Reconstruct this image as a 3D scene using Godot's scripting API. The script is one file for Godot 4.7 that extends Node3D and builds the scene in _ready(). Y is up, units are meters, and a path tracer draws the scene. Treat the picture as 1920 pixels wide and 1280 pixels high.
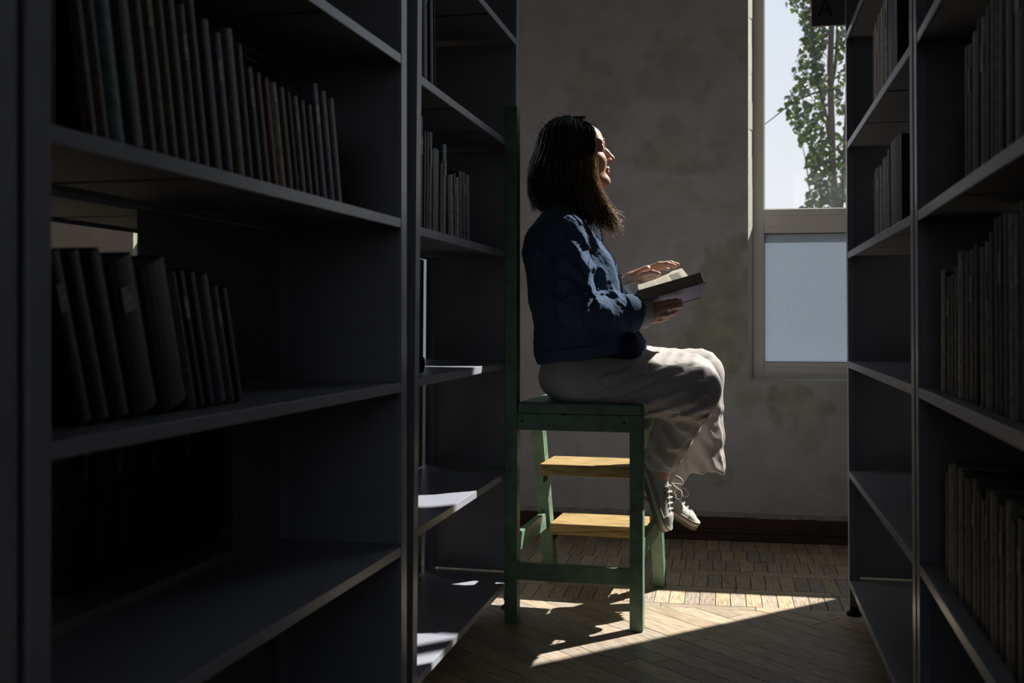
extends Node3D
# A reader on a library step stool between grey metal bookcases, lit by the sun through one tall window.
# World: x right, y up, -z runs down the aisle towards the window wall. Metres.

var rng := RandomNumberGenerator.new()
var taken := {}
var M := {}

# ------------------------------------------------------------------ mesh helper
class Mb:
	var v := PackedVector3Array()
	var n := PackedVector3Array()
	var u := PackedVector2Array()
	var ix := PackedInt32Array()

	func add(p: Vector3, nn: Vector3, uv := Vector2.ZERO) -> int:
		v.append(p); n.append(nn); u.append(uv)
		return v.size() - 1

	func tri(a: int, b: int, c: int) -> void:
		var g := (v[c] - v[a]).cross(v[b] - v[a])
		if g.dot(n[a] + n[b] + n[c]) < 0.0:
			ix.append_array(PackedInt32Array([a, c, b]))
		else:
			ix.append_array(PackedInt32Array([a, b, c]))

	func quad(a: int, b: int, c: int, d: int) -> void:
		tri(a, b, c); tri(a, c, d)

	func flat4(a: Vector3, b: Vector3, c: Vector3, d: Vector3, out: Vector3, ua := Vector2(0, 0), ub := Vector2(1, 0), uc := Vector2(1, 1), ud := Vector2(0, 1)) -> void:
		var nn := (b - a).cross(c - a).normalized()
		if nn.dot(out) < 0.0:
			nn = -nn
		quad(add(a, nn, ua), add(b, nn, ub), add(c, nn, uc), add(d, nn, ud))

	# chamfered box; grain = axis that the texture's u follows
	func box(c: Vector3, size: Vector3, bev := 0.001, bas := Basis.IDENTITY, grain := 0, off := Vector2.ZERO) -> void:
		var h := size * 0.5
		var b := minf(bev, minf(h.x, minf(h.y, h.z)) * 0.8)
		var base := v.size()
		for ax in 3:
			for m in 8:
				var s := Vector3(1 if m & 1 else -1, 1 if m & 2 else -1, 1 if m & 4 else -1)
				var p := s * (h - Vector3(b, b, b))
				p[ax] = s[ax] * h[ax]
				var nn := Vector3.ZERO
				nn[ax] = s[ax]
				var o: Array = [1, 2] if ax == 0 else ([0, 2] if ax == 1 else [0, 1])
				if o[1] == grain:
					o.reverse()
				add(c + bas * p, bas * nn, Vector2(p[o[0]], p[o[1]]) + off)
		for ax in 3:
			var j := (ax + 1) % 3
			var k := (ax + 2) % 3
			for s in 2:
				var q := base + ax * 8 + (s << ax)
				quad(q, q + (1 << j), q + (1 << j) + (1 << k), q + (1 << k))
			for sa in 2:
				for sb in 2:
					var m0 := (sa << ax) + (sb << j)
					quad(base + ax * 8 + m0, base + ax * 8 + m0 + (1 << k), base + j * 8 + m0 + (1 << k), base + j * 8 + m0)
		for m in 8:
			tri(base + m, base + 8 + m, base + 16 + m)

	# tube along points; radii per point; flat = squash of the second radius
	func tube(pts: PackedVector3Array, r: PackedFloat32Array, sides := 6, caps := true, squash := 1.0, side_hint := Vector3(0.31, 0.2, 0.93)) -> void:
		var rows := []
		var prev := side_hint
		var along := 0.0
		for i in pts.size():
			var t := (pts[mini(i + 1, pts.size() - 1)] - pts[maxi(i - 1, 0)]).normalized()
			var s := (prev - t * prev.dot(t)).normalized()
			prev = s
			var w := t.cross(s)
			if i > 0:
				along += pts[i].distance_to(pts[i - 1])
			var row := PackedInt32Array()
			for k in sides:
				var a := TAU * k / sides
				var d := s * cos(a) + w * sin(a)
				row.append(add(pts[i] + s * cos(a) * r[i] + w * sin(a) * r[i] * squash, d, Vector2(along, float(k) / sides * 0.2)))
			rows.append(row)
		for i in rows.size() - 1:
			for k in sides:
				var l := (k + 1) % sides
				quad(rows[i][k], rows[i][l], rows[i + 1][l], rows[i + 1][k])
		if caps:
			for e in [0, rows.size() - 1]:
				var other: int = 1 if e == 0 else rows.size() - 2
				var nn: Vector3 = (pts[e] - pts[other]).normalized()
				var cidx := add(pts[e], nn)
				var first := -1
				var last := -1
				for k in sides:
					var q := add(v[rows[e][k]], nn)
					if k == 0:
						first = q
					else:
						tri(cidx, last, q)
					last = q
				tri(cidx, last, first)

	# upright prism of a polygon given in x, z; the top edge bevelled by bev
	func prism(poly: PackedVector2Array, y0: float, y1: float, bev := 0.0, uvdir := Vector2(1, 0), off := Vector2.ZERO, bottom := false) -> void:
		var tris := Geometry2D.triangulate_polygon(poly)
		if tris.is_empty():
			return
		var top := poly
		if bev > 0.0:
			var ins := Geometry2D.offset_polygon(poly, -bev)
			if ins.size() == 1 and ins[0].size() == poly.size():
				top = PackedVector2Array()
				for p in poly:  # match corners by nearness
					var best: Vector2 = ins[0][0]
					for q in ins[0]:
						if q.distance_squared_to(p) < best.distance_squared_to(p):
							best = q
					top.append(best)
		var perp := Vector2(-uvdir.y, uvdir.x)
		var b := v.size()
		for p in top:
			add(Vector3(p.x, y1, p.y), Vector3.UP, Vector2(p.dot(uvdir), p.dot(perp)) + off)
		for i in range(0, tris.size(), 3):
			tri(b + tris[i], b + tris[i + 1], b + tris[i + 2])
		if bottom:
			var bb := v.size()
			for p in poly:
				add(Vector3(p.x, y0, p.y), Vector3.DOWN, Vector2(p.dot(uvdir), p.dot(perp)) + off)
			for i in range(0, tris.size(), 3):
				tri(bb + tris[i], bb + tris[i + 1], bb + tris[i + 2])
		var mid := Vector2.ZERO
		for p in poly:
			mid += p / poly.size()
		var turn := 0.0
		for i in poly.size():
			turn += poly[i].cross(poly[(i + 1) % poly.size()])
		for i in poly.size():
			var j := (i + 1) % poly.size()
			var e := (poly[j] - poly[i]).normalized()
			var o := Vector2(e.y, -e.x) * signf(turn)
			var nn := Vector3(o.x, 0, o.y)
			var ui := Vector2(poly[i].dot(uvdir), poly[i].dot(perp)) + off
			var uj := Vector2(poly[j].dot(uvdir), poly[j].dot(perp)) + off
			var yb := y1 - bev
			quad(add(Vector3(poly[i].x, y0, poly[i].y), nn, ui), add(Vector3(poly[j].x, y0, poly[j].y), nn, uj), add(Vector3(poly[j].x, yb, poly[j].y), nn, uj), add(Vector3(poly[i].x, yb, poly[i].y), nn, ui))
			if bev > 0.0:
				quad(add(Vector3(poly[i].x, yb, poly[i].y), nn, ui), add(Vector3(poly[j].x, yb, poly[j].y), nn, uj), add(Vector3(top[j].x, y1, top[j].y), Vector3.UP, uj), add(Vector3(top[i].x, y1, top[i].y), Vector3.UP, ui))

	# rings of equal length joined into a skin; normals from the shape
	func loft(rings: Array, closed := true, cap0 := true, cap1 := true) -> void:
		var b := v.size()
		var w: int = rings[0].size()
		for i in rings.size():
			var c := Vector3.ZERO
			for p in rings[i]:
				c += p / w
			for k in w:
				add(rings[i][k], (rings[i][k] - c).normalized(), Vector2(float(i) / rings.size(), float(k) / w))
		var fix := ix.size()
		for i in rings.size() - 1:
			for k in (w if closed else w - 1):
				var l := (k + 1) % w
				quad(b + i * w + k, b + i * w + l, b + (i + 1) * w + l, b + (i + 1) * w + k)
		smooth(b, fix)
		for e in 2:
			if (e == 0 and cap0) or (e == 1 and cap1):
				var r: Array = Array(rings[0 if e == 0 else rings.size() - 1])
				var o: Array = Array(rings[1 if e == 0 else rings.size() - 2])
				var c := Vector3.ZERO
				var oc := Vector3.ZERO
				for k in w:
					c += r[k] / w
					oc += o[k] / w
				var nn := (c - oc).normalized()
				var ci := add(c, nn)
				var q := []
				for p in r:
					q.append(add(p, nn))
				for k in w:
					tri(ci, q[k], q[(k + 1) % w])

	func smooth(from_v: int, from_i: int) -> void:
		for i in range(from_v, n.size()):
			n[i] = Vector3.ZERO
		for i in range(from_i, ix.size(), 3):
			var g := (v[ix[i + 2]] - v[ix[i]]).cross(v[ix[i + 1]] - v[ix[i]])
			n[ix[i]] += g; n[ix[i + 1]] += g; n[ix[i + 2]] += g
		for i in range(from_v, n.size()):
			n[i] = n[i].normalized()

	func lathe(c: Vector3, prof: PackedVector2Array, sides := 16) -> void:
		var rings := []
		for p in prof:
			var r := PackedVector3Array()
			for k in sides:
				var a := TAU * k / sides
				r.append(c + Vector3(cos(a) * p.x, p.y, sin(a) * p.x))
			rings.append(r)
		loft(rings)

	func mesh(m: Material) -> ArrayMesh:
		var a := []
		a.resize(Mesh.ARRAY_MAX)
		a[Mesh.ARRAY_VERTEX] = v
		a[Mesh.ARRAY_NORMAL] = n
		a[Mesh.ARRAY_TEX_UV] = u
		a[Mesh.ARRAY_INDEX] = ix
		var out := ArrayMesh.new()
		out.add_surface_from_arrays(Mesh.PRIMITIVE_TRIANGLES, a)
		out.surface_set_material(0, m)
		return out

# ------------------------------------------------------------------ distance fields
class Field:
	var kind := PackedInt32Array()
	var a := PackedVector3Array()
	var ba := PackedVector3Array()
	var il := PackedFloat32Array()
	var ra := PackedFloat32Array()
	var dr := PackedFloat32Array()
	var kk := PackedFloat32Array()
	var op := PackedInt32Array()
	var ib: Array[Basis] = []
	var frame := Transform3D.IDENTITY
	var disp := 0
	var host = null

	func cap(p: Vector3, q: Vector3, r0: float, r1: float, k := 0.02, o := 0) -> void:
		p = frame * p; q = frame * q
		kind.append(0); a.append(p); ba.append(q - p); il.append(1.0 / maxf((q - p).length_squared(), 1e-9))
		ra.append(r0); dr.append(r1 - r0); kk.append(k); op.append(o); ib.append(Basis.IDENTITY)

	func chain(pts: Array, rs: Array, k := 0.02) -> void:
		for i in pts.size() - 1:
			cap(pts[i], pts[i + 1], rs[i], rs[i + 1], k)

	func ell(c: Vector3, r: Vector3, k := 0.02, o := 0, bas := Basis.IDENTITY) -> void:
		kind.append(1); a.append(frame * c); ba.append(r); il.append(0); ra.append(0); dr.append(0)
		kk.append(k); op.append(o); ib.append((frame.basis * bas).inverse())

	# keeps what lies behind the plane (against its normal)
	func cut(p: Vector3, nn: Vector3) -> void:
		kind.append(2); a.append(frame * p); ba.append((frame.basis * nn).normalized()); il.append(0); ra.append(0); dr.append(0)
		kk.append(0); op.append(2); ib.append(Basis.IDENTITY)

	func one(i: int, p: Vector3) -> float:
		if kind[i] == 0:
			var pa := p - a[i]
			var t := clampf(pa.dot(ba[i]) * il[i], 0.0, 1.0)
			return (pa - ba[i] * t).length() - (ra[i] + dr[i] * t)
		if kind[i] == 1:
			var q := ib[i] * (p - a[i])
			var w := q / ba[i]
			var k0 := w.length()
			return k0 * (k0 - 1.0) / maxf((w / ba[i]).length(), 1e-5)
		return (p - a[i]).dot(ba[i])

	func ev(p: Vector3, ids: PackedInt32Array) -> float:
		var d := 1000.0
		for i in ids:
			var e := one(i, p)
			var k := kk[i]
			if op[i] == 0:
				if k > 0.0:
					var h := maxf(k - absf(d - e), 0.0) / k
					d = minf(d, e) - h * h * k * 0.25
				else:
					d = minf(d, e)
			elif op[i] == 1:
				if k > 0.0:
					var h := maxf(k - absf(-e - d), 0.0) / k
					d = maxf(d, -e) + h * h * k * 0.25
				else:
					d = maxf(d, -e)
			else:
				d = maxf(d, e)
		return d

	# surface nets, block by block
	func build(mb: Mb, lo: Vector3, hi: Vector3, cell: float) -> void:
		var bx := int(ceil((hi.x - lo.x) / cell / 4.0)) + 1
		var by := int(ceil((hi.y - lo.y) / cell / 4.0)) + 1
		var bz := int(ceil((hi.z - lo.z) / cell / 4.0)) + 1
		var nx := bx * 4
		var ny := by * 4
		var nz := bz * 4
		var val := PackedFloat32Array()
		val.resize(nx * ny * nz)
		val.fill(1.0)
		var vid := PackedInt32Array()
		vid.resize(nx * ny * nz)
		vid.fill(-1)
		var all := PackedInt32Array(range(kind.size()))
		var rad := cell * 4.0 * 0.87
		var active := []
		var has_disp := disp > 0
		var slack := 0.018 if has_disp else 0.004
		for kb in bz:
			for jb in by:
				for ibk in bx:
					var c := lo + Vector3(ibk * 4 + 2, jb * 4 + 2, kb * 4 + 2) * cell
					var d := ev(c, all)
					if absf(d) > rad * 1.15 + slack:
						if d < 0.0:
							for k in 4:
								for j in 4:
									var row := ((kb * 4 + k) * ny + jb * 4 + j) * nx + ibk * 4
									for i in 4:
										val[row + i] = -1.0
						continue
					var near := PackedInt32Array()
					for i in kind.size():
						var e := one(i, c)
						if op[i] == 0:
							if e < maxf(d, 0.0) + 2.0 * rad + kk[i]:
								near.append(i)
						elif op[i] == 1:
							if e < 1.3 * rad + kk[i]:
								near.append(i)
						elif e > -1.3 * rad:
							near.append(i)
					active.append(Vector3i(ibk, jb, kb))
					for k in 4:
						for j in 4:
							var row := ((kb * 4 + k) * ny + jb * 4 + j) * nx + ibk * 4
							for i in 4:
								var p := lo + Vector3(ibk * 4 + i, jb * 4 + j, kb * 4 + k) * cell
								var e := ev(p, near)
								if has_disp and absf(e) < 0.03:
									e -= host.fold(disp, p)
								val[row + i] = e
		var b0 := mb.v.size()
		var i0 := mb.ix.size()
		var st := [0, 1, nx, nx + 1, nx * ny, nx * ny + 1, nx * ny + nx, nx * ny + nx + 1]
		var edges := [0, 1, 2, 3, 4, 5, 6, 7, 0, 2, 1, 3, 4, 6, 5, 7, 0, 4, 1, 5, 2, 6, 3, 7]
		for bl in active:
			for k in 4:
				for j in 4:
					for i in 4:
						var x: int = bl.x * 4 + i
						var y: int = bl.y * 4 + j
						var z: int = bl.z * 4 + k
						if x >= nx - 1 or y >= ny - 1 or z >= nz - 1:
							continue
						var at := (z * ny + y) * nx + x
						var s0 := val[at] < 0.0
						var mixed := false
						for q in range(1, 8):
							if (val[at + st[q]] < 0.0) != s0:
								mixed = true
								break
						if not mixed:
							continue
						var sum := Vector3.ZERO
						var cnt := 0
						for q in range(0, 24, 2):
							var qa: int = edges[q]
							var qb: int = edges[q + 1]
							var va := val[at + st[qa]]
							var vb := val[at + st[qb]]
							if (va < 0.0) == (vb < 0.0):
								continue
							var t := va / (va - vb)
							var pa := Vector3(qa & 1, (qa >> 1) & 1, qa >> 2)
							var pb := Vector3(qb & 1, (qb >> 1) & 1, qb >> 2)
							sum += pa.lerp(pb, t)
							cnt += 1
						var p := lo + (Vector3(x, y, z) + sum / cnt) * cell
						vid[at] = mb.add(p, Vector3.UP, Vector2(p.x, p.y))
		for bl in active:
			for k in 4:
				for j in 4:
					for i in 4:
						var x: int = bl.x * 4 + i
						var y: int = bl.y * 4 + j
						var z: int = bl.z * 4 + k
						if x < 1 or y < 1 or z < 1 or x >= nx - 1 or y >= ny - 1 or z >= nz - 1:
							continue
						var at := (z * ny + y) * nx + x
						var s := val[at] < 0.0
						for ax in 3:
							var step: int = 1 if ax == 0 else (nx if ax == 1 else nx * ny)
							if (val[at + step] < 0.0) == s:
								continue
							var u1: int = nx if ax == 0 else (nx * ny if ax == 1 else 1)
							var u2: int = nx * ny if ax == 0 else (1 if ax == 1 else nx)
							var q0 := vid[at]
							var q1 := vid[at - u1]
							var q2 := vid[at - u1 - u2]
							var q3 := vid[at - u2]
							if q0 < 0 or q1 < 0 or q2 < 0 or q3 < 0:
								continue
							if s:
								mb.ix.append_array(PackedInt32Array([q0, q2, q1, q0, q3, q2]))
							else:
								mb.ix.append_array(PackedInt32Array([q0, q1, q2, q0, q2, q3]))
		mb.smooth(b0, i0)

# ------------------------------------------------------------------ node helpers
func numbered(called: String) -> String:
	var k: int = taken.get(called, 0)
	taken[called] = k + 1
	return called if k == 0 else "%s_%03d" % [called, k]

func part(called: String, mesh: Mesh, parent: Node, at := Transform3D.IDENTITY) -> MeshInstance3D:
	var o := MeshInstance3D.new()
	o.name = called
	o.mesh = mesh
	o.transform = at
	parent.add_child(o, true)
	return o

func tag(o: Node, label: String, category: String, group := "") -> void:
	o.set_meta("label", label)
	o.set_meta("category", category)
	if group:
		o.set_meta("group", group)

func thing(called: String, label: String, category: String, at := Transform3D.IDENTITY, group := "") -> Node3D:
	var o := Node3D.new()
	o.name = numbered(called)
	o.transform = at
	add_child(o)
	tag(o, label, category, group)
	return o

func struct(called: String, mesh: Mesh, at := Transform3D.IDENTITY) -> MeshInstance3D:
	var o := part(called, mesh, self, at)
	o.set_meta("kind", "structure")
	return o

func boxmesh(size: Vector3, m: Material, bev := 0.001, grain := 0, at := Vector3.ZERO) -> ArrayMesh:
	var b := Mb.new()
	b.box(at, size, bev, Basis.IDENTITY, grain, Vector2(rng.randf() * 5, rng.randf() * 5))
	return b.mesh(m)

func noise_tex(freq: float, ramp: Array, seed_: int, oct := 4, size := 512, kind := FastNoiseLite.TYPE_SIMPLEX_SMOOTH, normal := 0.0) -> NoiseTexture2D:
	var f := FastNoiseLite.new()
	f.noise_type = kind
	f.frequency = freq
	f.fractal_octaves = oct
	f.seed = seed_
	var t := NoiseTexture2D.new()
	t.width = size
	t.height = size
	t.seamless = true
	t.noise = f
	if normal > 0.0:
		t.as_normal_map = true
		t.bump_strength = normal
	if ramp.size():
		var g := Gradient.new()
		g.offsets = PackedFloat32Array()
		var offs := PackedFloat32Array()
		var cols := PackedColorArray()
		for e in ramp:
			offs.append(e[0])
			cols.append(e[1])
		g.offsets = offs
		g.colors = cols
		t.color_ramp = g
	return t

func mat(called: String, col: Color, rough := 0.6, tex: Texture2D = null, scale := 1.0, nrm: Texture2D = null, nstr := 0.5) -> StandardMaterial3D:
	var m := StandardMaterial3D.new()
	m.resource_name = called
	m.albedo_color = col
	m.roughness = rough
	if tex:
		m.albedo_texture = tex
	if nrm:
		m.normal_enabled = true
		m.normal_texture = nrm
		m.normal_scale = nstr
	m.uv1_scale = Vector3(scale, scale, scale)
	M[called] = m
	return m

func tri_mat(called: String, col: Color, rough := 0.6, tex: Texture2D = null, scale := 1.0, nrm: Texture2D = null, nstr := 0.5, world := false) -> StandardMaterial3D:
	var m := mat(called, col, rough, tex, scale, nrm, nstr)
	m.uv1_triplanar = true
	m.uv1_world_triplanar = world
	return m

func g(v: float) -> Color:
	return Color(v, v, v)

# ------------------------------------------------------------------ materials
func make_materials() -> void:
	var chips := noise_tex(0.02, [[0.0, g(0.95)], [0.55, g(0.98)], [1.0, g(1.0)]], 3, 5)
	var fine := noise_tex(0.09, [[0.0, g(0.72)], [1.0, g(1.0)]], 8, 4)
	var wear := noise_tex(0.012, [[0.0, g(0.78)], [0.5, g(0.9)], [1.0, g(1.0)]], 5, 5)
	var bump := noise_tex(0.05, [], 9, 4, 512, FastNoiseLite.TYPE_SIMPLEX_SMOOTH, 3.0)
	var softbump := noise_tex(0.012, [], 19, 4, 512, FastNoiseLite.TYPE_SIMPLEX_SMOOTH, 5.0)
	# racks
	var p := tri_mat("rack_paint", Color(0.66, 0.68, 0.74), 0.30, chips, 0.9)
	p.metallic_specular = 0.5
	var pd := tri_mat("rack_panel", Color(0.58, 0.59, 0.62), 0.55, chips, 1.3)
	pd.roughness_texture = wear
	tri_mat("rack_under", Color(0.56, 0.56, 0.57), 0.6, fine, 2.0)
	mat("rubber", Color(0.05, 0.05, 0.05), 0.8)
	# wood
	var grain := noise_tex(0.035, [[0.0, Color(0.60, 0.56, 0.52)], [0.35, Color(0.84, 0.82, 0.79)], [0.65, Color(0.95, 0.94, 0.92)], [1.0, g(1.0)]], 21, 5)
	var gbump := noise_tex(0.05, [], 22, 4, 512, FastNoiseLite.TYPE_SIMPLEX_SMOOTH, 2.0)
	var tones := [Color(0.84, 0.78, 0.70), Color(0.79, 0.73, 0.65), Color(0.88, 0.82, 0.74), Color(0.76, 0.71, 0.65), Color(0.83, 0.78, 0.72), Color(0.89, 0.82, 0.71), Color(0.77, 0.73, 0.69), Color(0.86, 0.79, 0.68)]
	for i in tones.size():
		var w := mat("parquet_%d" % i, tones[i], 0.44, grain, 1.0, gbump, 0.35)
		w.uv1_scale = Vector3(0.5, 7.0, 1.0)
		w.uv1_offset = Vector3(0.13 * i, 0.31 * i, 0)
		w.roughness_texture = wear
		w.roughness_texture_channel = BaseMaterial3D.TEXTURE_CHANNEL_RED
	mat("floor_gap", Color(0.10, 0.08, 0.07), 0.9)
	var st := mat("step_wood", Color(0.72, 0.65, 0.49), 0.6, noise_tex(0.03, [[0.0, Color(0.55, 0.42, 0.28)], [0.28, Color(0.8, 0.7, 0.52)], [0.5, Color(0.95, 0.9, 0.78)], [1.0, g(1.0)]], 31, 5), 1.0, gbump, 0.5)
	st.uv1_scale = Vector3(0.5, 6.0, 1)
	var chipped := noise_tex(0.018, [[0.0, Color(0.42, 0.34, 0.24)], [0.14, Color(0.50, 0.42, 0.30)], [0.165, Color(0.40, 0.50, 0.43)], [0.6, Color(0.45, 0.56, 0.48)], [1.0, Color(0.51, 0.62, 0.54)]], 41, 5)
	tri_mat("green_paint", Color(0.92, 0.96, 0.93), 0.5, chipped, 1.7, bump, 0.12)
	var bb := mat("baseboard_wood", Color(0.30, 0.22, 0.18), 0.6, grain)
	bb.uv1_scale = Vector3(1.0, 8.0, 1)
	# window and wall
	tri_mat("window_frame", Color(0.93, 0.93, 0.92), 0.45)
	tri_mat("reveal_plaster", Color(0.93, 0.92, 0.86), 0.8, fine, 3.0, bump, 0.5)
	mat("gasket", Color(0.06, 0.06, 0.06), 0.7)
	var gl := mat("clear_glass", Color(1, 1, 1, 0.03), 0.02)
	gl.transparency = BaseMaterial3D.TRANSPARENCY_ALPHA
	var fr := mat("frosted_glass", Color(0.86, 0.90, 0.95), 0.4, noise_tex(0.14, [[0.0, g(0.72)], [0.45, g(0.86)], [1.0, g(1.0)]], 50, 4), 1.0, noise_tex(0.12, [], 51, 3, 512, FastNoiseLite.TYPE_CELLULAR, 6.0), 0.6)
	fr.backlight_enabled = true
	fr.backlight = Color(0.60, 0.63, 0.67)
	fr.uv1_scale = Vector3(2.6, 2.6, 1)
	tri_mat("ceiling_paint", Color(0.82, 0.81, 0.79), 0.9, fine, 0.6)
	tri_mat("side_wall", Color(0.76, 0.75, 0.74), 0.9, fine, 0.6)
	mat("wall_plaster", Color.WHITE, 0.92, wall_texture(), 1.0, softbump, 0.35)
	tri_mat("blind_cloth", Color(0.62, 0.60, 0.55), 0.9, fine, 3.0)
	# outside
	tri_mat("lawn", Color(0.30, 0.33, 0.24), 0.95, fine, 0.4)
	tri_mat("bark", Color(0.42, 0.38, 0.33), 0.9, fine, 1.5, bump, 0.8)
	for i in 3:
		var lf := mat("leaf_%d" % i, [Color(0.24, 0.31, 0.24), Color(0.33, 0.40, 0.22), Color(0.20, 0.27, 0.24)][i], 0.5)
		lf.backlight_enabled = true
		lf.backlight = Color(0.24, 0.30, 0.10)
		lf.cull_mode = BaseMaterial3D.CULL_DISABLED
	# person
	tri_mat("denim", Color(0.36, 0.43, 0.52), 0.85, noise_tex(0.06, [[0.0, Color(0.62, 0.64, 0.68)], [0.5, Color(0.85, 0.87, 0.9)], [1.0, g(1.0)]], 61, 5), 5.0, noise_tex(0.25, [], 62, 2, 512, FastNoiseLite.TYPE_SIMPLEX, 2.0), 0.35)
	tri_mat("denim_seam", Color(0.27, 0.34, 0.44), 0.85, fine, 8.0)
	tri_mat("trouser_cloth", Color(0.80, 0.78, 0.78), 0.9, noise_tex(0.2, [[0.0, g(0.86)], [1.0, g(1.0)]], 63, 3), 5.0, noise_tex(0.3, [], 64, 2, 512, FastNoiseLite.TYPE_SIMPLEX, 2.0), 0.3)
	tri_mat("navy_cloth", Color(0.20, 0.22, 0.34), 0.9, fine, 6.0)
	tri_mat("white_cloth", Color(0.86, 0.86, 0.86), 0.9, fine, 6.0)
	var sk := tri_mat("skin", Color(0.80, 0.65, 0.57), 0.5, noise_tex(0.05, [[0.0, Color(0.92, 0.86, 0.84)], [1.0, g(1.0)]], 65, 3), 6.0)
	sk.subsurf_scatter_enabled = true
	sk.subsurf_scatter_strength = 0.06
	tri_mat("hair_dark", Color(0.17, 0.115, 0.085), 0.5, fine, 6.0)
	tri_mat("hair_mid", Color(0.42, 0.30, 0.18), 0.45, fine, 6.0)
	mat("hair_strand", Color(0.21, 0.14, 0.10), 0.42)
	var hb := mat("hair_light", Color(0.66, 0.54, 0.37), 0.45)
	hb.backlight_enabled = true
	hb.backlight = Color(0.62, 0.54, 0.40)
	mat("eye_white", Color(0.85, 0.84, 0.82), 0.2)
	mat("iris", Color(0.16, 0.10, 0.06), 0.15)
	mat("lip", Color(0.62, 0.34, 0.31), 0.45)
	tri_mat("canvas", Color(0.84, 0.84, 0.84), 0.9, fine, 8.0)
	tri_mat("shoe_rubber", Color(0.83, 0.82, 0.79), 0.5, fine, 5.0)
	mat("stripe_black", Color(0.07, 0.07, 0.10), 0.6)
	mat("stripe_red", Color(0.55, 0.12, 0.10), 0.6)
	tri_mat("outsole", Color(0.45, 0.34, 0.22), 0.8, fine, 5.0)
	mat("lace", Color(0.85, 0.84, 0.80), 0.9)
	var bm := mat("button_metal", Color(0.55, 0.52, 0.46), 0.35)
	bm.metallic = 0.9
	for c in ["denim", "denim_seam", "trouser_cloth", "navy_cloth", "white_cloth", "canvas"]:
		M[c].metallic_specular = 0.12
	# paper and books
	mat("page_print", Color(0.93, 0.92, 0.89), 0.85, page_texture())
	var pe := mat("page_edge", Color(0.66, 0.62, 0.54), 0.9, noise_tex(0.02, [[0.0, g(0.75)], [1.0, g(1.0)]], 71, 3))
	pe.uv1_scale = Vector3(0.6, 60.0, 1)
	tri_mat("cover_lilac", Color(0.42, 0.40, 0.50), 0.6, fine, 4.0)
	mat("cover_black", Color(0.06, 0.06, 0.07), 0.5)
	var worn := noise_tex(0.03, [[0.0, g(0.55)], [0.6, g(0.9)], [0.85, g(1.0)], [0.93, g(1.35)], [1.0, g(1.6)]], 72, 5)
	for e in book_colours():
		var bk := tri_mat("book_" + e[0], e[1], 0.5, worn, 3.0)
		bk.uv1_offset = Vector3(rng.randf(), rng.randf(), rng.randf())
	tri_mat("sign_plate", Color(0.46, 0.47, 0.47), 0.6, fine, 2.0)
	mat("sign_white", Color(0.80, 0.80, 0.80), 0.6)
	mat("sign_black", Color(0.03, 0.03, 0.03), 0.6)
	tri_mat("black_plastic", Color(0.06, 0.06, 0.07), 0.45, fine, 4.0)

func book_colours() -> Array:
	return [["black", Color(0.07, 0.07, 0.08)], ["brown", Color(0.38, 0.28, 0.20)], ["olive", Color(0.40, 0.37, 0.27)], ["teal", Color(0.40, 0.53, 0.56)], ["navy", Color(0.16, 0.20, 0.42)],
		["grey", Color(0.47, 0.45, 0.42)], ["tan", Color(0.66, 0.43, 0.26)], ["cream", Color(0.78, 0.74, 0.65)], ["maroon", Color(0.52, 0.13, 0.17)], ["green", Color(0.12, 0.18, 0.15)], ["slate", Color(0.32, 0.33, 0.40)], ["pale", Color(0.86, 0.85, 0.82)]]

# plaster with brushed-out repairs, damp-coloured blotches and scuffs, laid out in metres: 9 m by 4.5 m
func wall_texture() -> ImageTexture:
	var w := 1350
	var h := 600
	var im := Image.create(w, h, false, Image.FORMAT_RGB8)
	var a := FastNoiseLite.new()
	a.seed = 5
	a.frequency = 0.012
	a.fractal_octaves = 5
	var b := FastNoiseLite.new()
	b.seed = 15
	b.frequency = 0.05
	b.fractal_octaves = 4
	# blotches: x, height, half width, half height (metres), strength
	var blots := [[0.02, 1.00, 0.14, 0.42, 1.0], [-0.02, 0.74, 0.20, 0.10, 0.7], [-0.30, 0.83, 0.28, 0.09, 0.55], [0.30, 0.62, 0.14, 0.08, 0.9], [0.24, 0.55, 0.05, 0.07, 1.0], [0.43, 0.57, 0.055, 0.055, 1.1], [0.36, 0.50, 0.05, 0.03, 0.8],
		[-0.2, 1.65, 0.22, 0.10, 0.6], [-0.35, 1.95, 0.3, 0.08, 0.45], [0.0, 0.28, 0.06, 0.05, 0.6], [-0.2, 2.1, 0.12, 0.12, 0.5], [-0.55, 1.8, 0.10, 0.30, 0.5]]
	var base := Color(0.745, 0.75, 0.79)
	var damp := Color(0.67, 0.675, 0.64)
	for y in h:
		var hm := 4.0 * (1.0 - (y + 0.5) / h)
		for x in w:
			var xm := -4.5 + 9.0 * (x + 0.5) / w
			var n1 := a.get_noise_2d(x, y)
			var n2 := b.get_noise_2d(x, y)
			var c := base * (1.0 + 0.08 * n1 + 0.05 * n2)
			var s := clampf((n1 + 0.2 * n2 - 0.30) * 4.0, 0.0, 0.55)
			if xm > -0.9 and xm < 0.8 and hm < 2.4:
				for e in blots:
					var d := Vector2((xm - e[0]) / e[2], (hm - e[1]) / e[3]).length() + 0.7 * n1 + 0.3 * n2
					s = maxf(s, clampf((1.0 - d) * 5.0, 0.0, 1.0) * minf(e[4], 1.0) * 0.9)
			im.set_pixel(x, y, c.lerp(damp * (1.0 + 0.15 * n2), s))
	return ImageTexture.create_from_image(im)

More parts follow.
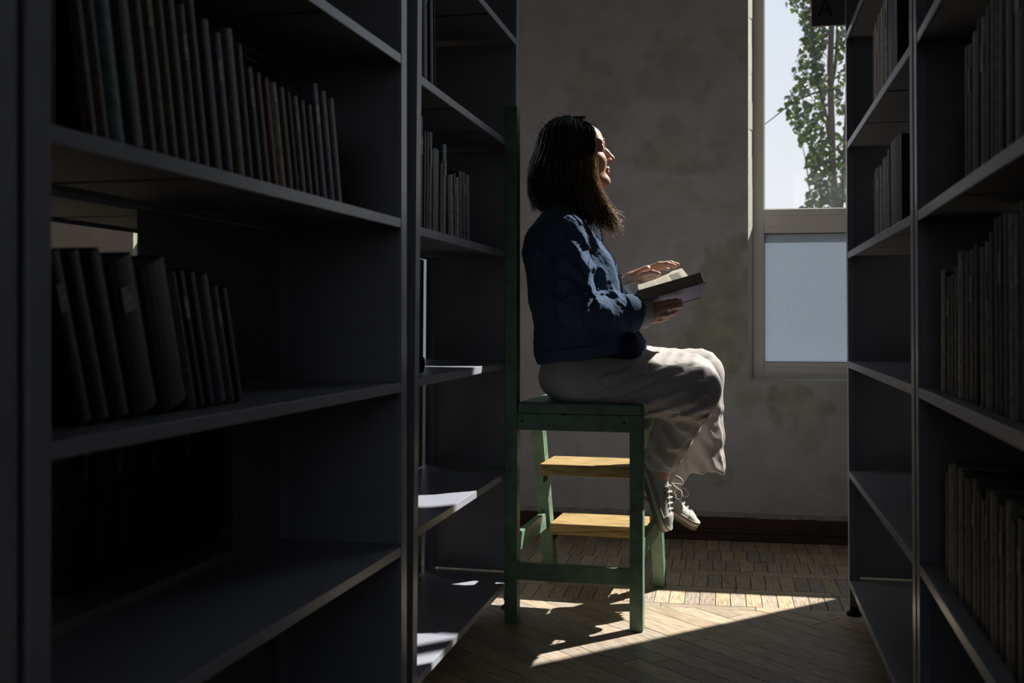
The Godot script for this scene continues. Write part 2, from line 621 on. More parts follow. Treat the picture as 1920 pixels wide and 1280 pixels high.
# printed page: paragraphs of tiny lines, a small picture
func page_texture() -> ImageTexture:
	var im := Image.create(256, 360, false, Image.FORMAT_RGB8)
	im.fill(Color(0.95, 0.94, 0.91))
	var r := RandomNumberGenerator.new()
	r.seed = 4
	for row in 34:
		if row % 9 == 8:
			continue
		var x := 26 + (12 if row % 9 == 0 else 0)
		while x < 222:
			var wd := r.randi_range(6, 24)
			im.fill_rect(Rect2i(x, 28 + row * 9, mini(wd, 226 - x), 3), Color(0.55, 0.54, 0.52))
			x += wd + 5
	im.fill_rect(Rect2i(120, 36, 96, 60), Color(0.62, 0.61, 0.59))
	return ImageTexture.create_from_image(im)

# ------------------------------------------------------------------ setting
const WALL_Z := -4.80
const CEIL := 3.8

func wedge(b: Mb, a: PackedVector3Array, shift: Vector3) -> void:
	var c := PackedVector3Array()
	for p in a:
		c.append(p + shift)
	var mid := Vector3.ZERO
	for p in a:
		mid += p / a.size()
	mid += shift * 0.5
	for i in a.size():
		var j := (i + 1) % a.size()
		b.flat4(a[i], a[j], c[j], c[i], (a[i] + a[j] + c[i] + c[j]) * 0.25 - mid, Vector2(0, 0), Vector2(0.1, 0), Vector2(0.1, 1), Vector2(0, 1))
	b.flat4(a[0], a[1], a[2], a[3], -shift)
	b.flat4(c[0], c[1], c[2], c[3], shift)

func make_shell() -> void:
	# window wall: openings x0..x1, sill .687 to head 3.567
	var holes := [[0.124, 2.10], [-2.75, -0.95], [3.2, 4.4]]
	var wb := Mb.new()
	var spans := [[-4.5, 4.5, 0.0, 0.687], [-4.5, 4.5, 3.567, CEIL], [-4.5, -2.75, 0.687, 3.567], [-0.95, 0.124, 0.687, 3.567], [2.10, 3.2, 0.687, 3.567], [4.4, 4.5, 0.687, 3.567]]
	for s in spans:
		var c := Vector3((s[0] + s[1]) * 0.5, (s[2] + s[3]) * 0.5, WALL_Z - 0.1)
		wb.box(c, Vector3(s[1] - s[0], s[3] - s[2], 0.2), 0.0001, Basis.IDENTITY, 0, Vector2(c.x, c.y))
	var wm: StandardMaterial3D = M.wall_plaster
	wm.uv1_scale = Vector3(1.0 / 9.0, -0.25, 1)
	wm.uv1_offset = Vector3(0.5, 1.0, 0)
	wm.normal_enabled = false
	struct("wall_back", wb.mesh(wm))
	struct("wall_left", boxmesh(Vector3(0.2, CEIL, 8.2), M.side_wall, 0.001, 0, Vector3(-4.6, CEIL / 2, -0.9)))
	struct("wall_right", boxmesh(Vector3(0.2, CEIL, 8.2), M.side_wall, 0.001, 0, Vector3(4.6, CEIL / 2, -0.9)))
	var fb := Mb.new()
	for q in [[-4.7, 4.7, 0.0, 1.0], [-4.7, 4.7, 2.6, CEIL], [-4.7, -0.85, 1.0, 2.6], [0.95, 4.7, 1.0, 2.6]]:
		fb.box(Vector3((q[0] + q[1]) / 2, (q[2] + q[3]) / 2, 3.3), Vector3(q[1] - q[0], q[3] - q[2], 0.2), 0.0005)
	struct("wall_front", fb.mesh(M.side_wall))
	var fw := Node3D.new()
	fw.name = "window_4"
	fw.position = Vector3(0.05, 1.0, 3.3)
	add_child(fw)
	fw.set_meta("kind", "structure")
	for sx: float in [-1.0, 0.0, 1.0]:
		part("stile", boxmesh(Vector3(0.05, 1.6, 0.06), M.window_frame, 0.003, 1, Vector3(sx * 0.875, 0.8, 0)), fw)
	for sy: float in [0.025, 1.575]:
		part("rail", boxmesh(Vector3(1.7, 0.05, 0.058), M.window_frame, 0.003, 0, Vector3(0, sy, 0)), fw)
	for sx: float in [-1.0, 1.0]:
		part("pane", boxmesh(Vector3(0.825, 1.5, 0.005), M.clear_glass, 0.0004, 0, Vector3(sx * 0.4375, 0.8, 0)), fw)
	struct("ceiling", boxmesh(Vector3(9.4, 0.2, 8.4), M.ceiling_paint, 0.001, 0, Vector3(0, CEIL + 0.1, -0.85)))
	# skirting: board, ledge and foot mould, with a worn plaster lip above
	var bb := Mb.new()
	bb.box(Vector3(0, 0.068, WALL_Z + 0.009), Vector3(9, 0.055, 0.018), 0.002)
	bb.box(Vector3(0, 0.040, WALL_Z + 0.013), Vector3(9, 0.014, 0.026), 0.004)
	bb.box(Vector3(0, 0.0165, WALL_Z + 0.0115), Vector3(9, 0.033, 0.023), 0.003)
	struct("baseboard_back", bb.mesh(M.baseboard_wood))
	var lip := Mb.new()
	for i in 60:
		var x := -1.5 + i * 0.05
		lip.box(Vector3(x + 0.025, 0.106 + rng.randf_range(-0.003, 0.003), WALL_Z + 0.004), Vector3(0.052, 0.022 + rng.randf_range(-0.004, 0.003), 0.010 + rng.randf_range(-0.003, 0.002)), 0.003)
	struct("trim_1", lip.mesh(M.side_wall))
	for i in 3:
		make_window(i, holes[i][0], holes[i][1])

func make_window(n: int, x0: float, x1: float) -> void:
	var w := Node3D.new()
	w.name = "window_%d" % (n + 1)
	w.position = Vector3(x0, 0.687, WALL_Z)
	add_child(w)
	w.set_meta("kind", "structure")
	var wd := x1 - x0
	var ht := 3.567 - 0.687
	# reveals splay from the wall face in to the frame, 10 cm deep
	var rv := Mb.new()
	var e := 0.020
	for i in 24:  # slightly uneven hand-plastered edge
		var a := ht * i / 24.0
		var b2 := rng.randf_range(-0.002, 0.002)
		wedge(rv, PackedVector3Array([Vector3(-0.001, a, 0.002), Vector3(0.017 + b2, a, -0.042), Vector3(0.017, a, -0.2), Vector3(-0.001, a, -0.2)]), Vector3(0, ht / 24.0, 0))
		wedge(rv, PackedVector3Array([Vector3(0.016, a, -0.042), Vector3(e, a, -0.1), Vector3(e, a, -0.2), Vector3(0.016, a, -0.2)]), Vector3(0, ht / 24.0, 0))
	wedge(rv, PackedVector3Array([Vector3(wd + 0.001, 0, 0.002), Vector3(wd - e, 0, -0.1), Vector3(wd - e, 0, -0.2), Vector3(wd + 0.001, 0, -0.2)]), Vector3(0, ht, 0))
	part("reveal", rv.mesh(M.reveal_plaster), w)
	var sl := Mb.new()
	for i in 20:
		var a := wd * i / 20.0
		var b3 := rng.randf_range(-0.002, 0.001)
		wedge(sl, PackedVector3Array([Vector3(a, b3, 0.004), Vector3(a, 0.008, -0.045), Vector3(a, 0.008, -0.2), Vector3(a, -0.001, -0.2)]), Vector3(wd / 20.0, 0, 0))
	part("sill", sl.mesh(M.reveal_plaster), w)
	# frame, 6 cm deep, its face 10 cm behind the wall
	var fz := -0.13
	var lx := e
	var rx := wd - e
	var mx := 1.365  # mullion
	if n > 0:
		mx = wd * 0.6
	var low := 0.006
	var cells := []
	var st := boxmesh(Vector3(0.051, ht - low, 0.06), M.window_frame, 0.004)
	part("stile", st, w, Transform3D(Basis(), Vector3(lx + 0.0255, (ht + low) / 2, fz)))
	part("stile", st, w, Transform3D(Basis(), Vector3(rx - 0.0255, (ht + low) / 2, fz)))
	part("mullion", boxmesh(Vector3(0.06, ht - low, 0.06), M.window_frame, 0.004), w, Transform3D(Basis(), Vector3(mx + 0.03, (ht + low) / 2, fz)))
	var bays := [[lx + 0.051, mx], [mx + 0.06, rx - 0.051]]
	# rails as heights above the sill: bottom, middle, transom, head
	var rails := [[low, 0.074], [0.638, 0.743], [2.203, 2.281], [ht - 0.02, ht]]
	for b in bays:
		for r in rails:
			var rr := Mb.new()
			rr.box(Vector3((b[0] + b[1]) / 2, (r[0] + r[1]) / 2, fz), Vector3(b[1] - b[0] + 0.002, r[1] - r[0], 0.058), 0.003)
			if r[0] < 1.0:  # glazing beads step down towards the glass
				rr.box(Vector3((b[0] + b[1]) / 2, (r[0] + r[1]) / 2, fz + 0.031), Vector3(b[1] - b[0] + 0.002, (r[1] - r[0]) * 0.45, 0.006), 0.002)
			part("rail", rr.mesh(M.window_frame), w)
		for k in 3:
			var y0: float = rails[k][1]
			var y1: float = rails[k + 1][0]
			var ga := Mb.new()
			for s in 2:
				ga.box(Vector3(b[s] + (0.0015 if s == 0 else -0.0015), (y0 + y1) / 2, fz), Vector3(0.003, y1 - y0, 0.03), 0.0005)
				ga.box(Vector3((b[0] + b[1]) / 2, [y0, y1][s] + (0.0015 if s == 0 else -0.0015), fz), Vector3(b[1] - b[0], 0.003, 0.03), 0.0005)
			part("gasket", ga.mesh(M.gasket), w)
			var pane := part("pane", boxmesh(Vector3(b[1] - b[0] - 0.002, y1 - y0 - 0.002, 0.005), M.clear_glass, 0.0004), w, Transform3D(Basis(), Vector3((b[0] + b[1]) / 2, (y0 + y1) / 2, fz)))
			if k == 0:  # frosted film stuck to the lower panes
				var fm := Mb.new()
				var hx: float = (b[1] - b[0]) / 2 - 0.002
				var hy := (y1 - y0) / 2 - 0.002
				fm.flat4(Vector3(-hx, -hy, 0.0032), Vector3(hx, -hy, 0.0032), Vector3(hx, hy, 0.0032), Vector3(-hx, hy, 0.0032), Vector3(0, 0, 1), Vector2(-hx, -hy), Vector2(hx, -hy), Vector2(hx, hy), Vector2(-hx, hy))
				part("frosting", fm.mesh(M.frosted_glass), pane)

# parquet: rows of short staves along the window wall, long boards at 45 degrees in the room
func make_floor() -> void:
	var slab := struct("floor", boxmesh(Vector3(9.2, 0.15, 8.3), M.floor_gap, 0.001, 0, Vector3(0, -0.089, -0.85)))
	var rest := []
	for i in 8:
		rest.append(Mb.new())
	var jobs := []  # polygon, grain direction
	var rows := [[4.775, 4.575], [4.571, 4.376], [4.374, 4.209], [4.141, 3.936], [3.881, 3.695]]
	for r in rows:
		var off := rng.randf() * 0.05
		var x := -4.5 + off
		while x < 4.45:
			var wd := rng.randf_range(0.049, 0.053)
			jobs.append([PackedVector2Array([Vector2(x, -r[0]), Vector2(x + wd, -r[0]), Vector2(x + wd, -r[1]), Vector2(x, -r[1])]), Vector2(0, 1)])
			x += wd
	for r in [[4.208, 4.142], [3.935, 3.882], [3.694, 3.648]]:
		var x := -4.5 + rng.randf() * 0.3
		while x < 4.3:
			var wd := rng.randf_range(0.28, 0.36)
			jobs.append([PackedVector2Array([Vector2(x, -r[0]), Vector2(x + wd, -r[0]), Vector2(x + wd, -r[1]), Vector2(x, -r[1])]), Vector2(1, 0)])
			x += wd
	var d := Vector2(1, 1).normalized()
	var q := Vector2(-1, 1).normalized()
	var field := PackedVector2Array([Vector2(-4.5, -3.648), Vector2(4.5, -3.648), Vector2(4.5, 3.2), Vector2(-4.5, 3.2)])
	var step := 0.0722
	for k in range(-80, 90):
		var s := -7.5 + rng.randf() * 0.9
		while s < 7.5:
			var ln := rng.randf_range(0.75, 1.05)
			var o := q * (k * step) + d * s
			var poly := PackedVector2Array([o, o + d * ln, o + d * ln + q * step, o + q * step])
			s += ln
			var inside := Geometry2D.intersect_polygons(poly, field)
			if inside.size() == 1:
				jobs.append([inside[0], d])
	var parts := 0
	for j in jobs:
		var small := Geometry2D.offset_polygon(j[0], -0.0011)
		var tone := rng.randi() % 8
		var off := Vector2(rng.randf() * 7.0, rng.randf() * 3.0)
		var lift := rng.randf_range(-0.0007, 0.0007)
		if small.size() != 1:
			continue
		var c := Vector2.ZERO
		for p in small[0]:
			c += p / small[0].size()
		var seen := c.y > -4.79 and c.y < -2.55 and c.x > -0.95 and c.x < 0.55
		if j[1].x != j[1].y:
			seen = c.y < -3.5 and c.x > -0.78 and c.x < 0.44
		if seen and parts < 298:
			parts += 1
			var b := Mb.new()
			b.prism(small[0], -0.014, lift, 0.0008, j[1], off)
			part("board" if j[1].x == j[1].y else "stave", b.mesh(M["parquet_%d" % tone]), slab)
		else:
			rest[tone].prism(small[0], -0.014, lift, 0.0, j[1], off)
	for i in 8:
		var o := part("parquet", rest[i].mesh(M["parquet_%d" % i]), slab)
		o.set_meta("kind", "stuff")

func make_outside() -> void:
	var lawn := MeshInstance3D.new()
	lawn.name = "ground"
	lawn.mesh = boxmesh(Vector3(80, 0.2, 60), M.lawn, 0.001, 0, Vector3(0, -0.9, -35.2))
	add_child(lawn)
	lawn.set_meta("kind", "structure")
	# poplar seen through the clear upper pane
	var tr := Transform3D(Basis(), Vector3(1.12, -0.8, -11.0))
	var t := thing("poplar_tree", "slender poplar tree with sunlit green leaves outside the window", "tree", tr)
	var pts := PackedVector3Array([Vector3(0.10, 0, 0), Vector3(0.06, 1.2, 0), Vector3(0.02, 2.4, 0.02), Vector3(-0.04, 3.2, 0.03), Vector3(-0.06, 4.2, 0), Vector3(-0.02, 5.4, 0), Vector3(0.02, 7.0, 0.05)])
	var tb := Mb.new()
	tb.tube(pts, PackedFloat32Array([0.07, 0.052, 0.042, 0.036, 0.030, 0.022, 0.010]), 10)
	part("trunk", tb.mesh(M.bark), t)
	var limbs := [[Vector3(0.0, 2.6, 0.0), Vector3(0.12, 3.6, 0.1), Vector3(0.18, 5.6, 0.1), 0.03], [Vector3(-0.05, 3.4, 0), Vector3(-0.22, 4.1, 0.05), Vector3(-0.30, 5.6, 0.1), 0.024], [Vector3(0.0, 3.98, 0.0), Vector3(-0.30, 3.98, 0.1), Vector3(-0.72, 3.60, 0.2), 0.014],
		[Vector3(-0.04, 2.2, 0), Vector3(-0.22, 2.8, 0.0), Vector3(-0.34, 3.5, 0.0), 0.012], [Vector3(-0.05, 4.0, 0), Vector3(0.05, 4.6, -0.1), Vector3(0.10, 6.2, -0.1), 0.02], [Vector3(0.04, 1.6, 0), Vector3(-0.20, 2.1, 0.1), Vector3(-0.30, 2.9, 0.1), 0.012]]
	for l in limbs:
		var lp := PackedVector3Array()
		var lr := PackedFloat32Array()
		for i in 9:
			var s := i / 8.0
			lp.append(l[0].lerp(l[1], s).lerp(l[1].lerp(l[2], s), s) + Vector3(sin(s * 9.0), 0, cos(s * 7.0)) * 0.012)
			lr.append(l[3] * (1.0 - 0.7 * s))
		var lb := Mb.new()
		lb.tube(lp, lr, 7)
		part("branch", lb.mesh(M.bark), t)
	# leaves: a folded rounded blade each
	var kinds := []
	for k in 3:
		var b := Mb.new()
		leaf_shape(b, Transform3D.IDENTITY, 1.0)
		kinds.append(b.mesh(M["leaf_%d" % k]))
	var bulk := [Mb.new(), Mb.new(), Mb.new()]
	var count := 0
	for i in 5200:
		var y := rng.randf_range(1.2, 7.0)
		var wide := 0.46 - 0.02 * y
		var clump := sin(y * 5.3) * 0.5 + sin(y * 11.7 + 1.0) * 0.3
		var side := -1.0 if rng.randf() < 0.60 else 1.0
		var x := side * (0.05 + wide * rng.randf() * (0.75 + 0.35 * clump)) - 0.06
		if y < 3.5:
			x = x * 0.75 + 0.02
		var p := Vector3(x, y, rng.randf_range(-0.28, 0.28))
		var bs := Basis.from_euler(Vector3(rng.randf_range(-1.1, 1.1), rng.randf() * TAU, rng.randf_range(-0.9, 0.9)))
		var sz := rng.randf_range(0.040, 0.062)
		var k := rng.randi() % 3
		if count < 260 and y > 2.7 and y < 5.0 and x < 0.05 and rng.randf() < 0.55:
			count += 1
			part("leaf", kinds[k], t, Transform3D(bs.scaled(Vector3.ONE * sz), p))
		else:
			leaf_shape(bulk[k], Transform3D(bs, p), sz)
	for k in 3:
		var o := part("foliage", bulk[k].mesh(M["leaf_%d" % k]), t)
		o.set_meta("kind", "stuff")

func leaf_shape(b: Mb, at: Transform3D, s: float) -> void:
	var o := [Vector3(0, 0, 0), Vector3(0.42, -0.30, 0.10), Vector3(0.48, -0.62, 0.08), Vector3(0.26, -0.98, 0.02), Vector3(0, -1.3, -0.10)]
	var mid := [Vector3(0, 0, 0), Vector3(0, -0.35, -0.04), Vector3(0, -0.65, -0.05), Vector3(0, -1.0, -0.07), Vector3(0, -1.3, -0.10)]
	for sd: float in [-1.0, 1.0]:
		for i in 4:
			var q := PackedInt32Array()
			for e in [mid[i], mid[i + 1], o[i + 1], o[i]]:
				var p: Vector3 = e
				q.append(b.add(at * (Vector3(p.x * sd, p.y, p.z) * s), at.basis * Vector3(0.25 * sd, 0, 1).normalized()))
			b.quad(q[0], q[1], q[2], q[3])

# ------------------------------------------------------------------ bookcases
const SHELVES := [0.115, 0.465, 0.815, 1.165, 1.515, 1.865, 2.215]

# Front face in the plane x = 0 looking along +x (side 1) or -x (side -1); runs from z = 0 to z = -length; depth 0.30 behind the face.
# backs: [shelf index, from, to] sheets in the back, as distances along the length
func make_rack(label: String, at: Vector3, yaw: float, lean: float, side: float, length: float, backs: Array) -> Node3D:
	var bas := Basis.from_euler(Vector3(0, yaw, lean))
	var r := thing("bookcase", label, "bookcase", Transform3D(bas, at), "grey metal bookcases along the aisle")
	var dp := 0.30
	var wf := 0.036
	for front in [true, false]:
		for near in [true, false]:
			var x: float = 0.0 if front else -dp
			var sx: float = -1.0 if front else 1.0
			var z: float = 0.0 if near else -length
			var sz: float = -1.0 if near else 1.0
			var b := Mb.new()
			b.box(Vector3((x + sx * 0.0015) * side, 1.185, z + sz * wf / 2), Vector3(0.003, 2.33, wf), 0.0008)
			b.box(Vector3((x + sx * (wf / 2 + 0.0015)) * side, 1.185, z + sz * 0.0015), Vector3(wf - 0.003, 2.33, 0.003), 0.0008)
			var p := part("post", b.mesh(M.rack_paint), r)
			var f := Mb.new()
			f.lathe(Vector3((x + sx * 0.016) * side, 0, z + sz * 0.016), PackedVector2Array([Vector2(0.024, 0), Vector2(0.024, 0.008), Vector2(0.015, 0.013), Vector2(0.014, 0.022)]), 12)
			part("foot", f.mesh(M.rubber), p)
	for end in 2:
		var z := -0.005 if end == 0 else -length + 0.005
		part("end_panel", boxmesh(Vector3(dp - 0.045, 2.2, 0.0016), M.rack_panel, 0.0004, 0, Vector3(-dp / 2 * side, 1.22, z)), r)
	for i in SHELVES.size():
		var y: float = SHELVES[i]
		var z0 := -0.008
		var z1 := -length + 0.008
		var b := Mb.new()
		b.box(Vector3(-dp / 2 * side, y - 0.0015, (z0 + z1) / 2), Vector3(dp - 0.008, 0.003, z0 - z1), 0.0008)
		b.box(Vector3(-0.0035 * side, y - 0.0105, (z0 + z1) / 2), Vector3(0.005, 0.021, z0 - z1), 0.0016)
		b.box(Vector3((-dp + 0.006) * side, y - 0.0105, (z0 + z1) / 2), Vector3(0.003, 0.021, z0 - z1), 0.0008)
		var s := part("shelf", b.mesh(M.rack_paint), r)
		var w := (z0 - z1) / 3.0
		for k in 3:
			var u := Mb.new()
			u.box(Vector3((-dp / 2 - 0.001) * side, y - 0.0085, z0 - w * (k + 0.5)), Vector3(dp - 0.022, 0.008, w - 0.016), 0.002)
			part("tray", u.mesh(M.rack_under), s)
	for e in backs:
		var y0: float = SHELVES[e[0]] + 0.004
		var y1: float = SHELVES[e[0] + 1] - 0.024
		part("back_panel", boxmesh(Vector3(0.0016, y1 - y0, e[2] - e[1]), M.rack_panel, 0.0004, 0, Vector3((-dp + 0.010) * side, (y0 + y1) / 2, -(e[1] + e[2]) / 2)), r)
	return r

func full_backs(length: float) -> Array:
	var o := []
	for i in SHELVES.size() - 1:
		o.append([i, 0.045, length - 0.10])
	return o

const ORD := ["first", "second", "third", "fourth", "fifth", "sixth", "seventh", "eighth", "ninth", "tenth", "eleventh", "twelfth", "thirteenth", "fourteenth", "fifteenth", "sixteenth", "seventeenth", "eighteenth", "nineteenth", "twentieth", "twenty-first", "twenty-second", "twenty-third", "twenty-fourth", "twenty-fifth", "twenty-sixth", "twenty-seventh", "twenty-eighth"]

func cover_mesh(t: float, h: float, d: float, m: Material) -> ArrayMesh:
	var k := 0.0028
	var r := minf(t * 0.28, 0.006)
	var o := PackedVector2Array([Vector2(-d, -t / 2), Vector2(-r, -t / 2), Vector2(-r * 0.35, -t * 0.40), Vector2(0, -t * 0.2), Vector2(0.0006, 0), Vector2(0, t * 0.2), Vector2(-r * 0.35, t * 0.40), Vector2(-r, t / 2), Vector2(-d, t / 2), Vector2(-d, t / 2 - k), Vector2(-r - k, t / 2 - k), Vector2(-r - k, -t / 2 + k), Vector2(-d, -t / 2 + k)])
	var b := Mb.new()
	b.prism(o, 0.0, h, 0.0, Vector2(1, 0), Vector2(rng.randf(), rng.randf()), true)
	return b.mesh(m)

# colour word -> what the label says
func words(c: String) -> String:
	return {"black": "black", "brown": "dark brown", "olive": "olive", "teal": "pale teal", "navy": "navy blue", "grey": "worn grey", "tan": "orange-brown", "cream": "cream", "maroon": "maroon", "green": "dark green", "slate": "slate blue", "pale": "off-white"}[c]

# A row of books in a bookcase. spec: [thickness, height, lean towards the room's near end in degrees, colour, gap before, depth]
# z runs down the length from start; back = how far the spines stand behind the shelf edge
func book_row(rack: Node3D, side: float, shelf: int, start: float, back: float, spec: Array, where: String, group: String, from_left := true, flip := false) -> void:
	var z := start
	var total := spec.size()
	for i in total:
		var e: Array = spec[i]
		var t: float = e[0]
		var h: float = e[1]
		var lean := deg_to_rad(e[2])
		var d: float = e[5] if e.size() > 5 else 0.16
		z += e[4] if e.size() > 4 else 0.0015
		var col: String = e[3]
		var place: int = i if from_left else total - 1 - i
		var size := "thick " if t > 0.034 else ("thin " if t < 0.016 else "")
		var o := thing("book", "%s%s book, %s from left %s" % [size, words(col), ORD[place], where], "book", Transform3D.IDENTITY, group)
		var cm := cover_mesh(t, h, d, M["book_" + col])
		part("cover", cm, o)
		part("pages", boxmesh(Vector3(d - 0.016, h - 0.007, maxf(t - 0.0062, 0.002)), M.page_edge, 0.0008, 1, Vector3(-d / 2 - 0.003, h / 2, 0)), o)
		if t > 0.02 and i % 3 == 1:
			var lb := part("title_label", boxmesh(Vector3(0.0008, h * 0.16, t * 0.42), M.book_cream if col != "cream" else M.book_brown, 0.0002, 0, Vector3(0.0006, h * 0.74, 0)), o)
			lb.set_meta("label", "small pale title label on spine")
		# leaning books stand on the edge of the side they lean to
		var foot := t / cos(lean)
		var bas := Basis.from_euler(Vector3(lean, 0, 0))
		var pivot: Vector3
		var mid: Vector3
		if lean >= 0.0:
			pivot = Vector3(0, 0, t / 2)
			mid = Vector3(-back * side, SHELVES[shelf] + 0.0006, -z)
			z += foot
		else:
			pivot = Vector3(0, 0, -t / 2)
			mid = Vector3(-back * side, SHELVES[shelf] + 0.0006, -z - foot)
			z += foot
		var spin := Basis.IDENTITY
		if (side < 0.0) != flip:
			spin = Basis.from_euler(Vector3(0, PI, 0))
			pivot.z = pivot.z
		var lt := Transform3D(bas, mid - bas * pivot) * Transform3D(spin, Vector3.ZERO)
		if flip:
			lt.origin += bas * Vector3(-d * side, 0, 0)
		o.transform = rack.transform * lt

func make_racks() -> void:
	var l2 := make_rack("grey metal bookcase behind the green stool's tall post", Vector3(-0.690, 0, -2.415), -0.0235, -0.0080, 1.0, 1.13, full_backs(1.13))
	var nb := []
	for i in SHELVES.size() - 1:
		nb.append([i, 0.045 if i == 0 else (1.00 if i == 1 else 0.66), 1.20])
	var l1 := make_rack("dark metal bookcase filling the left foreground", Vector3(-0.722, 0, -1.05), -0.048, 0.0, 1.0, 1.232, nb)
	var l0 := make_rack("bookcase whose post shows at the left picture edge", Vector3(-0.785, 0, 0.21), -0.048, 0.0, 1.0, 1.245, full_backs(1.245))
	var b1 := make_rack("bookcase seen through the open back of the left foreground bookcase", Vector3(-1.055, 0, -1.10), -0.048, 0.0, 1.0, 1.30, [])
	var r2 := make_rack("grey metal bookcase beside the window with a letter sign", Vector3(0.393, 0, -2.325), -0.0135, 0.006, -1.0, 1.345, full_backs(1.345))
	var r1 := make_rack("dark metal bookcase filling the right foreground", Vector3(0.344, 0, -1.075), -0.040, 0.006, -1.0, 1.235, full_backs(1.235))
	# left foreground, upper shelf: a leaning row, then a lower huddle
	var s := []
	var cols := ["green", "slate", "brown", "olive", "teal", "green", "brown", "olive", "olive", "brown", "olive", "slate", "black", "slate", "olive", "slate"]
	var ths := [0.030, 0.008, 0.020, 0.018, 0.027, 0.034, 0.022, 0.022, 0.020, 0.024, 0.020, 0.022, 0.030, 0.026, 0.030, 0.020]
	var hts := [0.27, 0.28, 0.26, 0.25, 0.27, 0.26, 0.25, 0.255, 0.245, 0.24, 0.22, 0.235, 0.215, 0.205, 0.22, 0.205]
	for i in cols.size():
		s.append([ths[i] * 1.22, hts[i], 0.0 if i < 2 else 11.5, cols[i], 0.026 if i == 0 else (0.060 if i == 2 else 0.0012)])
	for i in 12:
		s.append([rng.randf_range(0.020, 0.032) if i < 9 else 0.034, 0.178 - i * 0.002 if i < 9 else 0.205 - 0.006 * (i - 9), 13.0, ["brown", "olive", "maroon", "cream", "olive", "brown", "grey", "olive", "brown", "slate", "slate", "grey"][i], 0.006 if i == 0 else 0.001])
	book_row(l1, 1.0, 3, 0.0, 0.022, s, "on upper left foreground shelf", "books on the upper left foreground shelf")
	# shelf below: one book leans away, then a dark set leans towards us
	s = [[0.007, 0.235, -7.0, "slate", 0.030], [0.008, 0.20, 5.0, "black", 0.050], [0.014, 0.215, 5.0, "slate", 0.002], [0.016, 0.22, 5.0, "slate", 0.002], [0.026, 0.22, 17.0, "black", 0.046], [0.026, 0.222, 17.0, "green", 0.002], [0.030, 0.225, 17.0, "black", 0.004], [0.050, 0.215, 17.0, "black", 0.004], [0.058, 0.212, 17.0, "black", 0.001],
		[0.012, 0.21, 17.0, "grey", 0.001], [0.018, 0.21, 17.0, "black", 0.001], [0.022, 0.208, 17.0, "black", 0.001], [0.026, 0.205, 17.0, "slate", 0.001], [0.018, 0.19, 17.0, "olive", 0.001], [0.020, 0.188, 17.0, "black", 0.001]]
	for i in range(4, s.size()):
		s[i][0] *= 1.32
	book_row(l1, 1.0, 2, 0.0, 0.065, s, "on middle left foreground shelf", "books on the middle left foreground shelf")
	# the row seen through the open back, low down
	s = []
	for i in 15:
		s.append([rng.randf_range(0.028, 0.046), rng.randf_range(0.26, 0.30), -3.5, ["olive", "brown", "black", "olive", "brown"][i % 5], 0.62 if i == 0 else 0.003, 0.17])
	book_row(b1, 1.0, 1, 0.0, 0.10, s, "through the low left opening", "books behind the left foreground bookcase")
	# far left bookcase
	s = [[0.050, 0.29, 3.0, "olive", 0.05], [0.040, 0.288, 3.0, "black", 0.002], [0.032, 0.262, 3.0, "black", 0.016], [0.010, 0.25, 3.0, "slate", 0.002]]
	book_row(l2, 1.0, 4, 0.0, 0.014, s, "on the high shelf behind the stool post", "books on the high shelf behind the stool post")
	s = []
	cols = ["slate", "navy", "olive", "olive", "olive", "black", "maroon", "teal", "olive", "cream", "navy", "cream", "navy", "black", "navy"]
	ths = [0.016, 0.042, 0.020, 0.020, 0.034, 0.062, 0.024, 0.040, 0.024, 0.032, 0.026, 0.030, 0.034, 0.036, 0.048]
	hts = [0.26, 0.262, 0.232, 0.235, 0.238, 0.205, 0.175, 0.228, 0.155, 0.160, 0.168, 0.160, 0.180, 0.182, 0.180]
	for i in cols.size():
		s.append([ths[i], hts[i], 0.0 if i < 8 else 5.0, cols[i], 0.040 if i == 0 else (0.016 if i == 8 else 0.0015)])
	book_row(l2, 1.0, 3, 0.0, 0.012, s, "on the shelf behind the woman's back", "books on the shelf behind the woman's back")
	# right bookcase beside the window
	s = [[0.14, 0.285, 0.0, "black", 0.24], [0.03, 0.275, 0.0, "cream", 0.004], [0.05, 0.262, 2.0, "grey", 0.011], [0.03, 0.258, 2.0, "cream", 0.003], [0.09, 0.255, 2.0, "tan", 0.002], [0.03, 0.25, 2.0, "pale", 0.006], [0.04, 0.24, 2.0, "black", 0.004]]
	s[0][4] = 0.46
	book_row(r2, -1.0, 4, 0.0, 0.03, s, "on the shelf beside the window", "books on the upper shelf beside the window", false)
	s = [[0.17, 0.225, 0.0, "black", 0.40], [0.04, 0.215, 0.0, "grey", 0.003], [0.10, 0.205, 0.0, "grey", 0.002], [0.03, 0.195, 0.0, "cream", 0.008], [0.045, 0.20, 0.0, "black", 0.004], [0.06, 0.20, 0.0, "teal", 0.002], [0.02, 0.195, 0.0, "green", 0.002]]
	book_row(r2, -1.0, 3, 0.0, 0.03, s, "on the lower shelf beside the window", "books on the lower shelf beside the window", false)
	# right foreground
	s = []
	cols = ["black", "black", "black", "slate", "cream", "olive", "black", "grey", "black", "grey", "olive", "grey"]
	hts = [0.27, 0.275, 0.27, 0.28, 0.275, 0.265, 0.24, 0.235, 0.24, 0.23, 0.22, 0.225]
	for i in cols.size():
		s.append([[0.05, 0.06, 0.05, 0.035, 0.018, 0.03, 0.03, 0.04, 0.022, 0.04, 0.03, 0.028][i], hts[i], 0.0 if i < 3 else 1.5, cols[i], 0.35 if i == 0 else (0.010 if i == 3 else 0.003)])
	book_row(r1, -1.0, 3, 0.0, 0.025, s, "on upper right foreground shelf", "books on the upper right foreground shelf", false)
	s = []
